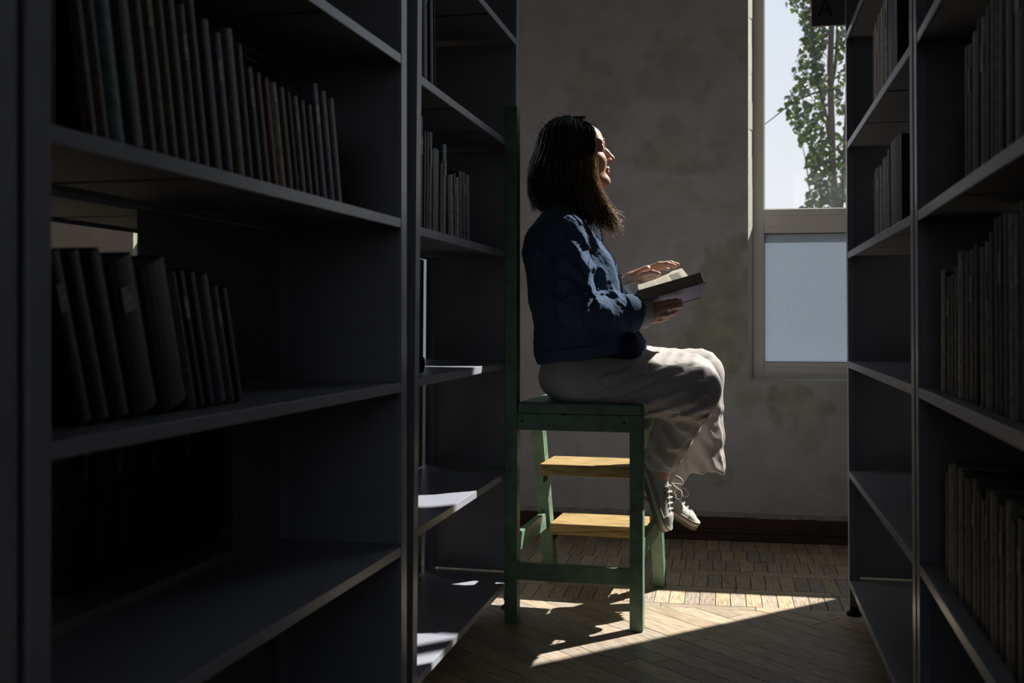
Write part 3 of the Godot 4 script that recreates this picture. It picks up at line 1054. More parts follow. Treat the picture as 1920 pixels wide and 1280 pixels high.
	for i in 22:
		s.append([rng.randf_range(0.026, 0.044), 0.295 - 0.0035 * i + rng.randf_range(-0.022, 0.010), 0.0 if i < 12 else 2.0, ["grey", "black", "grey", "brown", "grey", "pale", "grey", "olive", "grey", "black", "cream"][i % 11], 0.30 if i == 0 else (0.012 if i == 12 else 0.002)])
	book_row(r1, -1.0, 2, 0.0, 0.025, s, "on middle right foreground shelf", "books on the middle right foreground shelf", false)
	s = []
	for i in 22:
		s.append([rng.randf_range(0.026, 0.042), 0.235 - 0.001 * i + rng.randf_range(-0.02, 0.012), 1.0, ["brown", "olive", "grey", "brown", "grey", "olive", "cream", "brown", "grey", "cream", "olive"][i % 11], 0.30 if i == 0 else 0.003])
	book_row(r1, -1.0, 1, 0.0, 0.03, s, "on lower right foreground shelf", "books on the lower right foreground shelf", false)
	# small black roll lying on the shelf behind the stool
	var rb := Mb.new()
	rb.tube(PackedVector3Array([Vector3(-0.05, 0.022, 0), Vector3(-0.02, 0.024, 0), Vector3(0.02, 0.024, 0), Vector3(0.05, 0.022, 0)]), PackedFloat32Array([0.021, 0.0225, 0.0225, 0.019]), 14)
	var roll := thing("roll", "small black roll lying on the shelf by the stool", "roll", l2.transform * Transform3D(Basis.from_euler(Vector3(0, 0.5, 0)), Vector3(-0.07, SHELVES[2] + 0.001, -0.13)))
	part("body", rb.mesh(M.black_plastic), roll)
	var band := Mb.new()
	band.tube(PackedVector3Array([Vector3(0.018, 0.024, 0), Vector3(0.030, 0.0235, 0)]), PackedFloat32Array([0.0232, 0.0228]), 14)
	part("band", band.mesh(M.rubber), roll)
	# letter sign at the far end of the right bookcase
	var sg := thing("letter_sign", "grey plate with a black letter A beside the window", "sign", Transform3D(Basis.from_euler(Vector3(0, 0.0, 0)), Vector3(0.37, 1.905, -3.690)))
	part("plate", boxmesh(Vector3(0.145, 0.115, 0.004), M.sign_plate, 0.0006, 0, Vector3(0, 0.0575, 0)), sg)
	var edge := Mb.new()
	edge.box(Vector3(0, 0.0, 0.0005), Vector3(0.147, 0.0025, 0.006), 0.0005)
	edge.box(Vector3(-0.0725, 0.0575, 0.0005), Vector3(0.0025, 0.115, 0.006), 0.0005)
	part("edging", edge.mesh(M.sign_white), sg)
	var tm := TextMesh.new()
	var fnt := SystemFont.new()
	fnt.font_names = PackedStringArray(["Droid Sans"])
	tm.font = fnt
	tm.text = "A"
	tm.font_size = 64
	tm.pixel_size = 0.00125
	tm.depth = 0.0015
	tm.material = M.sign_black
	part("lettering", tm, sg, Transform3D(Basis(), Vector3(-0.030, 0.058, 0.0028)))

# ------------------------------------------------------------------ step stool
func make_stool() -> void:
	var s := thing("step_stool", "chipped green wooden step stool with bare steps and a tall corner post", "stool", Transform3D(Basis.from_euler(Vector3(0, -0.068, 0)), Vector3(-0.442, 0, -3.365)))
	var gm: Material = M.green_paint
	part("post", boxmesh(Vector3(0.041, 1.617, 0.042), gm, 0.003, 1, Vector3(-0.197, 0.8085, 0)), s)
	part("leg", boxmesh(Vector3(0.041, 0.657, 0.042), gm, 0.003, 1, Vector3(0.197, 0.3285, 0)), s)
	for sx: float in [-1.0, 1.0]:
		# rear legs slope back
		var top := Vector3(sx * 0.197, 0.657, -0.33)
		var foot := Vector3(sx * 0.197, 0.0, -0.57)
		var b := Mb.new()
		var x0 := sx * 0.197 - 0.020
		wedge(b, PackedVector3Array([Vector3(x0, 0, -0.542), Vector3(x0, 0, -0.598), Vector3(x0, 0.657, -0.358), Vector3(x0, 0.657, -0.302)]), Vector3(0.040, 0, 0))
		part("leg", b.mesh(gm), s)
		# side rail and side apron
		var r := Mb.new()
		r.box(Vector3(sx * 0.199, 0.238, -0.248), Vector3(0.022, 0.058, 0.452), 0.002, Basis.IDENTITY, 2)
		part("side_rail", r.mesh(gm), s)
		var a := Mb.new()
		a.box(Vector3(sx * 0.197, 0.628, -0.162), Vector3(0.022, 0.056, 0.28), 0.002, Basis.IDENTITY, 2)
		part("side_apron", a.mesh(gm), s)
	part("apron", boxmesh(Vector3(0.354, 0.052, 0.022), gm, 0.002, 0, Vector3(0, 0.630, 0.006)), s)
	part("rear_apron", boxmesh(Vector3(0.354, 0.052, 0.022), gm, 0.002, 0, Vector3(0, 0.630, -0.325)), s)
	part("stretcher", boxmesh(Vector3(0.354, 0.053, 0.024), gm, 0.002, 0, Vector3(0, 0.162, 0.002)), s)
	# seat of two boards with a worn joint
	part("seat_board", boxmesh(Vector3(0.392, 0.034, 0.205), gm, 0.007, 0, Vector3(0.021, 0.6745, -0.075)), s)
	part("seat_board", boxmesh(Vector3(0.392, 0.034, 0.180), gm, 0.007, 0, Vector3(0.021, 0.6745, -0.269)), s)
	for e in [[0.46, -0.395], [0.23, -0.555]]:
		var st := part("step", boxmesh(Vector3(0.352, 0.040, 0.225), M.step_wood, 0.004, 0, Vector3(0.0, e[0] - 0.020, e[1])), s)
		for sx: float in [-1.0, 1.0]:
			part("bracket", boxmesh(Vector3(0.004, 0.030, 0.05), M.rubber, 0.001, 0, Vector3(sx * 0.1755, e[0] - 0.058, e[1] + 0.02)), st)
	for e in [Vector3(-0.03, 0.655, 0.0185), Vector3(-0.16, 0.632, 0.0185), Vector3(0.16, 0.632, 0.0185)]:
		var nb := Mb.new()
		nb.tube(PackedVector3Array([e, e + Vector3(0, 0, 0.002)]), PackedFloat32Array([0.004, 0.0034]), 8)
		part("nail", nb.mesh(M.rubber), s)

# ------------------------------------------------------------------ the reader
var nz := FastNoiseLite.new()
const READER := Vector3(-0.453, 0, -3.56)

func ridge(x: float) -> float:
	return 1.0 - 2.0 * absf(sin(x))

func trouser_folds(p: Vector3) -> float:
	var w := nz.get_noise_3d(p.x * 60.0, p.y * 60.0, p.z * 60.0)
	var o := 0.0015 * w
	# drag lines on the thigh, rising towards the knee
	var s := -0.36 * p.x + 0.93 * p.y
	var near_knee := smoothstep(0.02, 0.16, p.x) * smoothstep(0.62, 0.68, p.y) * (1.0 - smoothstep(0.79, 0.83, p.y)) * (1.0 - smoothstep(0.40, 0.45, p.x))
	var saw := fposmod((s + 0.014 * w) / 0.038, 1.0)
	o += 0.0190 * near_knee * (saw * (1.0 - smoothstep(0.72, 1.0, saw)) - 0.3)
	o += 0.0016 * smoothstep(0.1, 0.2, p.x) * smoothstep(0.79, 0.82, p.y) * ridge((0.8 * p.x - 0.5 * p.y + 0.008 * w) * PI / 0.036)
	# below the knee: long creases from the knee bend, gathers at the hem
	var low := 1.0 - smoothstep(0.64, 0.70, p.y)
	o += 0.0030 * low * sin((0.75 * p.x + 0.62 * p.y + 0.018 * w + p.z * 0.35) * TAU / 0.060)
	o += 0.0025 * low * ridge((p.z + 0.25 * p.x + 0.01 * w) * PI / 0.030)
	return o

func jacket_folds(p: Vector3) -> float:
	var w := nz.get_noise_3d(p.x * 55.0, p.y * 40.0, p.z * 55.0)
	var v := nz.get_noise_3d(p.x * 22.0 + 9.0, p.y * 16.0, p.z * 22.0)
	var o := 0.0035 * w + 0.004 * v
	var arm := smoothstep(0.09, 0.15, absf(p.z))
	# slanting drags down the upper sleeve
	var up := smoothstep(0.98, 1.03, p.y) * (1.0 - smoothstep(1.20, 1.26, p.y))
	o += 0.0050 * arm * up * ridge((0.75 * p.x + 0.66 * p.y + 0.016 * w + 0.02 * v) * PI / 0.046)
	# fan of creases in the crook of the elbow
	var q := Vector2(p.x - 0.075, p.y - 1.03)
	var fan := (1.0 - smoothstep(0.10, 0.16, q.length())) * arm
	o += 0.0055 * fan * ridge(q.angle() * 3.2 + w * 1.2)
	# fine puckers everywhere
	o += 0.0016 * ridge((p.x * 0.5 + p.y * 0.8 - p.z * 0.4 + 0.03 * w) * PI / 0.017)
	# gathers above the hem
	o += 0.0025 * (1.0 - arm) * (1.0 - smoothstep(0.86, 0.95, p.y)) * ridge((p.z + 0.8 * p.x + 0.02 * w) * PI / 0.05)
	return o

func hair_folds(p: Vector3) -> float:
	var a := atan2(p.z, p.x + 0.02)
	var w := nz.get_noise_3d(p.x * 40.0, p.y * 12.0, p.z * 40.0)
	return 0.0035 * ridge(a * 16.0 + p.y * 9.0 + w * 2.5) + 0.003 * w

func fold(which: int, p: Vector3) -> float:
	if which == 1:
		return trouser_folds(p)
	if which == 2:
		return jacket_folds(p)
	return hair_folds(p)

func march(f: Field, from: Vector3, dir: Vector3) -> Vector3:
	var ids := PackedInt32Array(range(f.kind.size()))
	var p := from
	for i in 60:
		var d := f.ev(p, ids)
		if f.disp > 0 and absf(d) < 0.03:
			d -= fold(f.disp, p)
		if d < 0.0006:
			break
		p += dir * d * 0.8
	return p

func slope(f: Field, p: Vector3) -> Vector3:
	var ids := PackedInt32Array(range(f.kind.size()))
	var e := 0.012
	return Vector3(f.ev(p + Vector3(e, 0, 0), ids) - f.ev(p - Vector3(e, 0, 0), ids), f.ev(p + Vector3(0, e, 0), ids) - f.ev(p - Vector3(0, e, 0), ids), f.ev(p + Vector3(0, 0, e), ids) - f.ev(p - Vector3(0, 0, e), ids)).normalized()

func seam(f: Field, pts: Array, dir: Vector3, r: float, m: Material, called: String, parent: Node) -> void:
	var path := PackedVector3Array()
	var rr := PackedFloat32Array()
	for i in pts.size() - 1:
		for k in 10:
			path.append(march(f, pts[i].lerp(pts[i + 1], k / 10.0), dir))
			rr.append(r)
	var b := Mb.new()
	b.tube(path, rr, 5)
	part(called, b.mesh(m), parent)

func ring_band(b: Mb, c: Vector3, dir: Vector3, r0: float, r1: float, width: float, thick: float, wav := 0.0) -> void:
	dir = dir.normalized()
	var s := dir.cross(Vector3(0.2, 1, 0.1)).normalized()
	var w := dir.cross(s)
	var rings := []
	var prof := [[0.0, -0.5], [thick, -0.42], [thick, 0.42], [0.0, 0.5], [-thick, 0.42], [-thick, -0.42], [0.0, -0.5]]
	for e in prof:
		var ring := PackedVector3Array()
		for k in 28:
			var a := TAU * k / 28
			var rad: float = lerpf(r0, r1, e[1] + 0.5) + e[0] + wav * sin(a * 3.0 + e[1] * 2.0)
			ring.append(c + dir * (e[1] * width) + (s * cos(a) + w * sin(a)) * rad)
		rings.append(ring)
	b.loft(rings, true, false, false)

func make_person() -> void:
	nz.seed = 12
	nz.frequency = 0.22
	nz.fractal_octaves = 3
	var P := thing("person", "woman in denim jacket and pale trousers sitting on the stool with an open book", "person", Transform3D(Basis(), READER))
	# ---- bare body: one mesh, with finer grids for head and hands
	var body := Mb.new()
	var bf := Field.new()
	bf.chain([Vector3(0, 0.80, 0), Vector3(-0.02, 1.0, 0), Vector3(-0.04, 1.17, 0), Vector3(-0.035, 1.28, 0)], [0.085, 0.085, 0.085, 0.05], 0.04)
	bf.cap(Vector3(-0.04, 1.215, -0.12), Vector3(-0.04, 1.215, 0.12), 0.04, 0.04, 0.03)
	bf.chain([Vector3(-0.02, 1.215, 0.15), Vector3(0.02, 0.967, 0.190), Vector3(0.205, 0.966, 0.062)], [0.042, 0.034, 0.024], 0.02)
	bf.chain([Vector3(-0.02, 1.215, -0.15), Vector3(0.03, 0.98, -0.20), Vector3(0.145, 1.078, -0.176)], [0.042, 0.034, 0.024], 0.02)
	bf.chain([Vector3(0.02, 0.770, 0.070), Vector3(0.362, 0.728, 0.090), Vector3(0.262, 0.436, 0.012)], [0.058, 0.042, 0.031], 0.02)
	bf.chain([Vector3(0.02, 0.775, -0.085), Vector3(0.375, 0.750, -0.255), Vector3(0.305, 0.405, -0.235)], [0.062, 0.048, 0.031], 0.02)
	bf.build(body, Vector3(-0.2, 0.35, -0.34), Vector3(0.5, 1.36, 0.26), 0.012)
	var C := Vector3(-0.009, 1.491, 0)
	var hb := Basis.from_euler(Vector3(0, deg_to_rad(17), 0)) * Basis.from_euler(Vector3(0, 0, deg_to_rad(11)))
	var head := Transform3D(hb, C)
	var h := Field.new()
	h.frame = head
	h.ell(Vector3(-0.012, 0.025, 0), Vector3(0.094, 0.088, 0.074), 0.02)
	h.ell(Vector3(0.034, -0.045, 0), Vector3(0.060, 0.078, 0.056), 0.03)
	h.ell(Vector3(0.055, 0.035, 0), Vector3(0.042, 0.045, 0.052), 0.02)
	h.cap(Vector3(0.078, -0.108, -0.010), Vector3(0.078, -0.108, 0.010), 0.017, 0.017, 0.018)
	for s: float in [-1.0, 1.0]:
		h.cap(Vector3(0.010, -0.075, s * 0.048), Vector3(0.066, -0.104, s * 0.016), 0.018, 0.016, 0.02)
		h.ell(Vector3(0.062, -0.038, s * 0.034), Vector3(0.026, 0.024, 0.022), 0.02)
		h.cap(Vector3(0.091, 0.020, s * 0.012), Vector3(0.080, 0.021, s * 0.043), 0.008, 0.007, 0.014)
		h.ell(Vector3(-0.012, -0.020, s * 0.074), Vector3(0.016, 0.028, 0.008), 0.008)
	h.chain([Vector3(0.088, 0.008, 0), Vector3(0.101, -0.014, 0), Vector3(0.1165, -0.035, 0)], [0.0085, 0.0085, 0.0095], 0.012)
	for s: float in [-1.0, 1.0]:
		h.ell(Vector3(0.103, -0.041, s * 0.0105), Vector3(0.011, 0.0075, 0.0075), 0.006)
		h.ell(Vector3(0.094, -0.002, s * 0.032), Vector3(0.014, 0.011, 0.014), 0.010, 1)
		h.ell(Vector3(0.079, -0.003, s * 0.031), Vector3(0.0125, 0.0125, 0.0135), 0.002)
		h.cap(Vector3(0.088, 0.008, s * 0.020), Vector3(0.083, 0.006, s * 0.043), 0.004, 0.004, 0.004)
	h.cap(Vector3(0.088, -0.052, 0), Vector3(0.087, -0.062, 0), 0.011, 0.013, 0.012)
	h.ell(Vector3(0.0925, -0.0670, 0), Vector3(0.0090, 0.0060, 0.022), 0.006)
	h.ell(Vector3(0.0905, -0.0778, 0), Vector3(0.0088, 0.0068, 0.019), 0.005)
	h.cap(Vector3(0.1005, -0.0724, -0.018), Vector3(0.1005, -0.0724, 0.018), 0.0012, 0.0012, 0.003, 1)
	h.frame = Transform3D.IDENTITY
	h.chain([C + Vector3(-0.02, -0.07, 0), Vector3(-0.03, 1.33, 0), Vector3(-0.035, 1.26, 0)], [0.052, 0.050, 0.062], 0.025)
	h.build(body, Vector3(-0.14, 1.24, -0.11), Vector3(0.15, 1.625, 0.11), 0.0032)
	make_hand_near(body)
	make_hand_far(body)
	part("body", body.mesh(M.skin), P)
	for s: float in [-1.0, 1.0]:
		var eb := Mb.new()
		var rings := []
		for i in 7:
			var a := PI * i / 6.0
			var ring := PackedVector3Array()
			for k in 12:
				var t := TAU * k / 12
				ring.append(head * (Vector3(0.0795, -0.003, s * 0.031) + Vector3(-cos(a) * 0.0126, sin(a) * cos(t) * 0.0126 + 0.00001 * cos(t), sin(a) * sin(t) * 0.0126 + 0.00001 * sin(t))))
			rings.append(ring)
		eb.loft(rings)
		var eye := part("eye", eb.mesh(M.eye_white), P)
		var ir := Mb.new()
		ir.tube(PackedVector3Array([head * Vector3(0.0905, -0.002, s * 0.0315), head * Vector3(0.0925, -0.002, s * 0.0316)]), PackedFloat32Array([0.0058, 0.0045]), 12)
		part("iris", ir.mesh(M.iris), eye)
		var bw := Mb.new()
		bw.tube(PackedVector3Array([head * Vector3(0.1005, 0.023, s * 0.013), head * Vector3(0.097, 0.028, s * 0.028), head * Vector3(0.086, 0.025, s * 0.044)]), PackedFloat32Array([0.0022, 0.0026, 0.001]), 5)
		part("eyebrow", bw.mesh(M.hair_dark), P)
	# ---- trousers
	var tf := Field.new()
	tf.disp = 1
	tf.host = self
	tf.ell(Vector3(-0.002, 0.790, 0), Vector3(0.118, 0.108, 0.178), 0.03)
	tf.ell(Vector3(-0.005, 0.755, 0.075), Vector3(0.112, 0.072, 0.095), 0.03)
	tf.ell(Vector3(-0.005, 0.755, -0.075), Vector3(0.112, 0.072, 0.095), 0.03)
	tf.cap(Vector3(0.02, 0.758, 0.098), Vector3(0.366, 0.722, 0.098), 0.074, 0.074, 0.035)
	tf.cap(Vector3(0.06, 0.778, -0.025), Vector3(0.362, 0.762, -0.035), 0.080, 0.078, 0.14)
	tf.cap(Vector3(0.02, 0.782, -0.085), Vector3(0.380, 0.757, -0.255), 0.096, 0.085, 0.035)
	tf.cap(Vector3(0.02, 0.736, 0.150), Vector3(0.345, 0.700, 0.148), 0.042, 0.042, 0.09)
	tf.cap(Vector3(0.10, 0.770, -0.06), Vector3(0.30, 0.755, -0.13), 0.075, 0.060, 0.06)
	tf.cap(Vector3(0.374, 0.730, 0.080), Vector3(0.256, 0.468, 0.012), 0.083, 0.054, 0.03)
	tf.cap(Vector3(0.380, 0.757, -0.255), Vector3(0.398, 0.42, -0.240), 0.085, 0.075, 0.03)
	var dn := Vector3(-0.382, -0.890, -0.247)
	tf.cap(Vector3(0.264, 0.489, 0.016) + dn * 0.118, Vector3(0.264, 0.489, 0.016) + dn * 0.3, 0.12, 0.12, 0.0, 1)
	tf.cap(Vector3(0.398, 0.448 - 0.118, -0.24), Vector3(0.398, 0.2, -0.24), 0.12, 0.12, 0.0, 1)
	var tb := Mb.new()
	tf.build(tb, Vector3(-0.16, 0.40, -0.37), Vector3(0.52, 0.92, 0.22), 0.0058)
	for i in tb.v.size():  # the seat board flattens the cloth that rests on it
		if tb.v[i].y < 0.6935 and tb.v[i].x < 0.20:
			tb.v[i].y = maxf(tb.v[i].y, 0.6932)
	var tr := part("trousers", tb.mesh(M.trouser_cloth), P)
	seam(tf, [Vector3(0.04, 0.805, 0.4), Vector3(0.20, 0.787, 0.4), Vector3(0.36, 0.745, 0.4), Vector3(0.455, 0.700, 0.4)], Vector3(0, 0, -1), 0.0016, M.trouser_cloth, "side_seam", tr)
	# ---- shirt tail and cuffs
	var sf := Field.new()
	sf.cap(Vector3(0.11, 0.868, -0.05), Vector3(0.11, 0.868, 0.05), 0.088, 0.088, 0.03)
	sf.cap(Vector3(0.165, 0.862, -0.03), Vector3(0.165, 0.862, 0.09), 0.052, 0.048, 0.03)
	sf.disp = 2
	sf.host = self
	var sb := Mb.new()
	sf.build(sb, Vector3(-0.02, 0.75, -0.17), Vector3(0.27, 0.98, 0.19), 0.008)
	part("shirt", sb.mesh(M.navy_cloth), P)
	# ---- jacket
	var jf := Field.new()
	jf.disp = 2
	jf.host = self
	jf.cap(Vector3(-0.050, 1.165, -0.075), Vector3(-0.050, 1.165, 0.075), 0.122, 0.122, 0.03)
	jf.cap(Vector3(-0.020, 1.03, -0.050), Vector3(-0.020, 1.03, 0.050), 0.140, 0.140, 0.05)
	jf.cap(Vector3(0.005, 0.89, -0.045), Vector3(0.005, 0.89, 0.045), 0.137, 0.137, 0.05)
	jf.cap(Vector3(0.020, 0.83, -0.050), Vector3(0.020, 0.83, 0.050), 0.142, 0.142, 0.05)
	jf.cap(Vector3(0.085, 0.875, -0.04), Vector3(0.085, 0.875, 0.04), 0.105, 0.105, 0.05)
	jf.cap(Vector3(0.045, 1.10, -0.065), Vector3(0.045, 1.10, 0.065), 0.082, 0.082, 0.05)
	jf.cap(Vector3(0.060, 1.00, -0.055), Vector3(0.060, 1.00, 0.055), 0.085, 0.085, 0.05)
	jf.cap(Vector3(-0.045, 1.228, -0.135), Vector3(-0.045, 1.228, 0.135), 0.060, 0.060, 0.04)
	jf.cap(Vector3(-0.045, 1.275, -0.05), Vector3(-0.045, 1.275, 0.05), 0.055, 0.055, 0.05)
	jf.chain([Vector3(-0.020, 1.222, 0.158), Vector3(0.010, 1.10, 0.188), Vector3(0.022, 0.975, 0.198), Vector3(0.175, 0.966, 0.080), Vector3(0.21, 0.964, 0.06)], [0.066, 0.063, 0.062, 0.054, 0.052], 0.025)
	jf.chain([Vector3(-0.020, 1.222, -0.158), Vector3(0.010, 1.10, -0.188), Vector3(0.03, 0.985, -0.198), Vector3(0.140, 1.062, -0.178), Vector3(0.16, 1.078, -0.174)], [0.066, 0.063, 0.060, 0.046, 0.044], 0.025)
	jf.cap(Vector3(0.02, 1.34, 0), Vector3(-0.005, 1.27, 0), 0.062, 0.050, 0.01, 1)
	var cd := Vector3(0.805, -0.01, -0.59)
	jf.cap(Vector3(0.183, 0.966, 0.074) + cd * 0.118, Vector3(0.183, 0.966, 0.074) + cd * 0.3, 0.12, 0.12, 0.0, 1)
	var cf := Vector3(0.79, 0.60, 0.12)
	jf.cap(Vector3(0.128, 1.053, -0.180) + cf * 0.075, Vector3(0.128, 1.053, -0.180) + cf * 0.2, 0.077, 0.077, 0.0, 1)
	jf.cut(Vector3(-0.14, 0.802, 0), Vector3(0.125, -0.99, 0))
	var jb := Mb.new()
	jf.build(jb, Vector3(-0.23, 0.77, -0.29), Vector3(0.27, 1.36, 0.29), 0.0058)
	var jk := part("jacket", jb.mesh(M.denim), P)
	# turned cuffs
	var cb := Mb.new()
	ring_band(cb, Vector3(0.168, 0.966, 0.085), cd, 0.0575, 0.060, 0.042, 0.0035, 0.0015)
	part("cuff", cb.mesh(M.denim), jk)
	cb = Mb.new()
	ring_band(cb, Vector3(0.120, 1.047, -0.181), cf, 0.050, 0.051, 0.036, 0.003, 0.001)
	part("cuff", cb.mesh(M.denim), jk)
	cb = Mb.new()
	ring_band(cb, Vector3(0.200, 0.970, 0.064), cd, 0.047, 0.053, 0.048, 0.002, 0.002)
	part("shirt_cuff", cb.mesh(M.white_cloth), P)
	# seams: hem band, armhole, yoke, back
	seam(jf, [Vector3(-0.13, 0.842, 0.4), Vector3(0.03, 0.862, 0.4), Vector3(0.12, 0.874, 0.4)], Vector3(0, 0, -1), 0.0018, M.denim_seam, "hem_seam", jk)
	seam(jf, [Vector3(-0.005, 1.285, 0.4), Vector3(0.050, 1.23, 0.4), Vector3(0.062, 1.13, 0.4), Vector3(0.060, 1.06, 0.4)], Vector3(0, 0, -1), 0.0018, M.denim_seam, "armhole_seam", jk)
	seam(jf, [Vector3(-0.05, 1.29, 0.4), Vector3(-0.085, 1.20, 0.4), Vector3(-0.095, 1.08, 0.4)], Vector3(0, 0, -1), 0.0018, M.denim_seam, "armhole_seam", jk)
	seam(jf, [Vector3(0.4, 1.16, 0.03), Vector3(0.4, 1.02, 0.04), Vector3(0.4, 0.90, 0.045)], Vector3(-1, 0, 0), 0.0018, M.denim_seam, "placket_seam", jk)
	# chest pocket flap and buttons
	var fc := march(jf, Vector3(0.35, 1.115, 0.095), Vector3(-0.92, 0, -0.38))
	var fn := slope(jf, fc)
	var fb := Basis.looking_at(-fn, Vector3.UP)
	var pk := Mb.new()
	pk.prism(PackedVector2Array([Vector2(-0.036, -0.016), Vector2(0.036, -0.016), Vector2(0.036, 0.010), Vector2(0, 0.022), Vector2(-0.036, 0.010)]), -0.004, 0.0035, 0.001, Vector2(1, 0), Vector2.ZERO, true)
	part("pocket_flap", pk.mesh(M.denim), jk, Transform3D(fb * Basis.from_euler(Vector3(PI / 2, 0, 0)), fc))
	for e in [[Vector3(0.35, 1.10, 0.09), Vector3(-0.92, 0, -0.38)], [Vector3(0.4, 1.08, 0.012), Vector3(-1, 0, 0)], [Vector3(0.4, 1.00, 0.014), Vector3(-1, 0, 0)], [Vector3(0.4, 0.93, 0.016), Vector3(-1, 0, 0)]]:
		var bp := march(jf, e[0], e[1])
		var bt := Mb.new()
		bt.tube(PackedVector3Array([bp + e[1] * 0.002, bp - e[1] * 0.004, bp - e[1] * 0.006]), PackedFloat32Array([0.007, 0.007, 0.004]), 12)
		part("button", bt.mesh(M.button_metal), jk)
	var cbn := Mb.new()
	var cp := Vector3(0.185, 0.915, 0.108)
	cbn.tube(PackedVector3Array([cp, cp + Vector3(0.001, -0.002, 0.007)]), PackedFloat32Array([0.008, 0.006]), 12)
	part("button", cbn.mesh(M.button_metal), jk)
	# collar: two folded points standing round the neck
	for s: float in [-1.0, 1.0]:
		var cl := Mb.new()
		var rows := []
		for i in 10:
			var t := i / 9.0
			var a := lerpf(PI, 0.30, t)
			var base := Vector3(-0.035 + cos(a) * (0.070 + 0.035 * t), 1.288 - 0.050 * t * t, s * sin(a) * 0.080)
			var outw := Vector3(cos(a), 0, s * sin(a))
			var fall := 0.030 + 0.022 * t
			rows.append(PackedVector3Array([base + Vector3(0, -0.012, 0), base + Vector3(0, 0.022, 0) - outw * 0.004, base + Vector3(0, 0.027, 0) + outw * 0.003, base + outw * 0.016 + Vector3(0, 0.022 - fall, 0), base + outw * 0.012 + Vector3(0, 0.019 - fall, 0), base + outw * 0.004 + Vector3(0, 0.016, 0)]))
		cl.loft(rows)
		part("collar", cl.mesh(M.denim), jk)
	make_hair(P, C, head)
	# ---- shoes
	make_shoe(P, Transform3D(Basis(Vector3(0.33, -0.944, 0.03), Vector3(0.930, 0.33, 0.16), Vector3(-0.16, -0.02, 0.987)).orthonormalized(), Vector3(0.200, 0.487, 0.012)))
	make_shoe(P, Transform3D(Basis(Vector3(0.84, -0.53, -0.05), Vector3(0.53, 0.84, 0.06), Vector3(0, -0.05, 1)).orthonormalized(), Vector3(0.176, 0.352, -0.235)))
	var sk := Mb.new()
	sk.tube(PackedVector3Array([Vector3(0.350, 0.490, -0.235), Vector3(0.327, 0.445, -0.235), Vector3(0.300, 0.400, -0.235), Vector3(0.275, 0.375, -0.235)]), PackedFloat32Array([0.040, 0.037, 0.037, 0.040]), 16)
	part("sock", sk.mesh(M.white_cloth), P)
	make_open_book()

# fingers: [joints], base radius
func fingers(f: Field, list: Array) -> void:
	for e in list:
		var pts: Array = e[0]
		var r: float = e[1]
		var rs := []
		for i in pts.size():
			rs.append(r * (1.0 - 0.09 * i))
		f.chain(pts, rs, 0.004)

func make_hand_near(body: Mb) -> void:
	var f := Field.new()
	f.chain([Vector3(0.190, 0.967, 0.068), Vector3(0.215, 0.965, 0.063)], [0.024, 0.023], 0.01)
	f.chain([Vector3(0.215, 0.970, 0.062), Vector3(0.262, 0.992, 0.058)], [0.019, 0.014], 0.012)
	f.chain([Vector3(0.215, 0.962, 0.063), Vector3(0.262, 0.975, 0.063)], [0.020, 0.014], 0.012)
	f.chain([Vector3(0.213, 0.956, 0.064), Vector3(0.256, 0.960, 0.065)], [0.019, 0.013], 0.012)
	f.chain([Vector3(0.210, 0.952, 0.062), Vector3(0.246, 0.947, 0.062)], [0.017, 0.012], 0.012)
	fingers(f, [[[Vector3(0.262, 0.993, 0.060), Vector3(0.296, 1.004, 0.058), Vector3(0.318, 1.008, 0.040), Vector3(0.332, 1.008, 0.022)], 0.0098],
		[[Vector3(0.262, 0.975, 0.066), Vector3(0.298, 0.984, 0.064), Vector3(0.322, 0.990, 0.044), Vector3(0.334, 0.992, 0.024)], 0.0100],
		[[Vector3(0.256, 0.959, 0.067), Vector3(0.288, 0.963, 0.065), Vector3(0.310, 0.970, 0.044), Vector3(0.320, 0.974, 0.024)], 0.0096],
		[[Vector3(0.246, 0.946, 0.064), Vector3(0.270, 0.947, 0.062), Vector3(0.288, 0.954, 0.044), Vector3(0.296, 0.960, 0.028)], 0.0086],
		[[Vector3(0.222, 0.978, 0.050), Vector3(0.245, 0.994, 0.028), Vector3(0.272, 0.996, 0.012)], 0.0108]])
	f.build(body, Vector3(0.15, 0.915, -0.010), Vector3(0.36, 1.04, 0.110), 0.0030)

func make_hand_far(body: Mb) -> void:
	var f := Field.new()
	f.chain([Vector3(0.125, 1.066, -0.175), Vector3(0.160, 1.085, -0.178)], [0.024, 0.022], 0.01)
	for i in 4:
		f.chain([Vector3(0.160, 1.086 + 0.004 - i * 0.003, -0.176 - i * 0.006), Vector3(0.212, 1.120 - i * 0.004, -0.180 - i * 0.014)], [0.020, 0.0125], 0.012)
	fingers(f, [[[Vector3(0.212, 1.121, -0.188), Vector3(0.250, 1.136, -0.194), Vector3(0.280, 1.138, -0.198), Vector3(0.303, 1.132, -0.200)], 0.0098],
		[[Vector3(0.212, 1.117, -0.204), Vector3(0.256, 1.138, -0.212), Vector3(0.290, 1.142, -0.218), Vector3(0.314, 1.136, -0.222)], 0.0100],
		[[Vector3(0.210, 1.113, -0.220), Vector3(0.252, 1.132, -0.230), Vector3(0.284, 1.136, -0.238), Vector3(0.304, 1.130, -0.244)], 0.0096],
		[[Vector3(0.206, 1.109, -0.236), Vector3(0.238, 1.122, -0.248), Vector3(0.264, 1.126, -0.256), Vector3(0.280, 1.122, -0.260)], 0.0086],
		[[Vector3(0.168, 1.082, -0.160), Vector3(0.205, 1.100, -0.138), Vector3(0.232, 1.106, -0.128), Vector3(0.254, 1.101, -0.122)], 0.0115]])
	f.build(body, Vector3(0.09, 1.03, -0.290), Vector3(0.34, 1.17, -0.120), 0.0030)

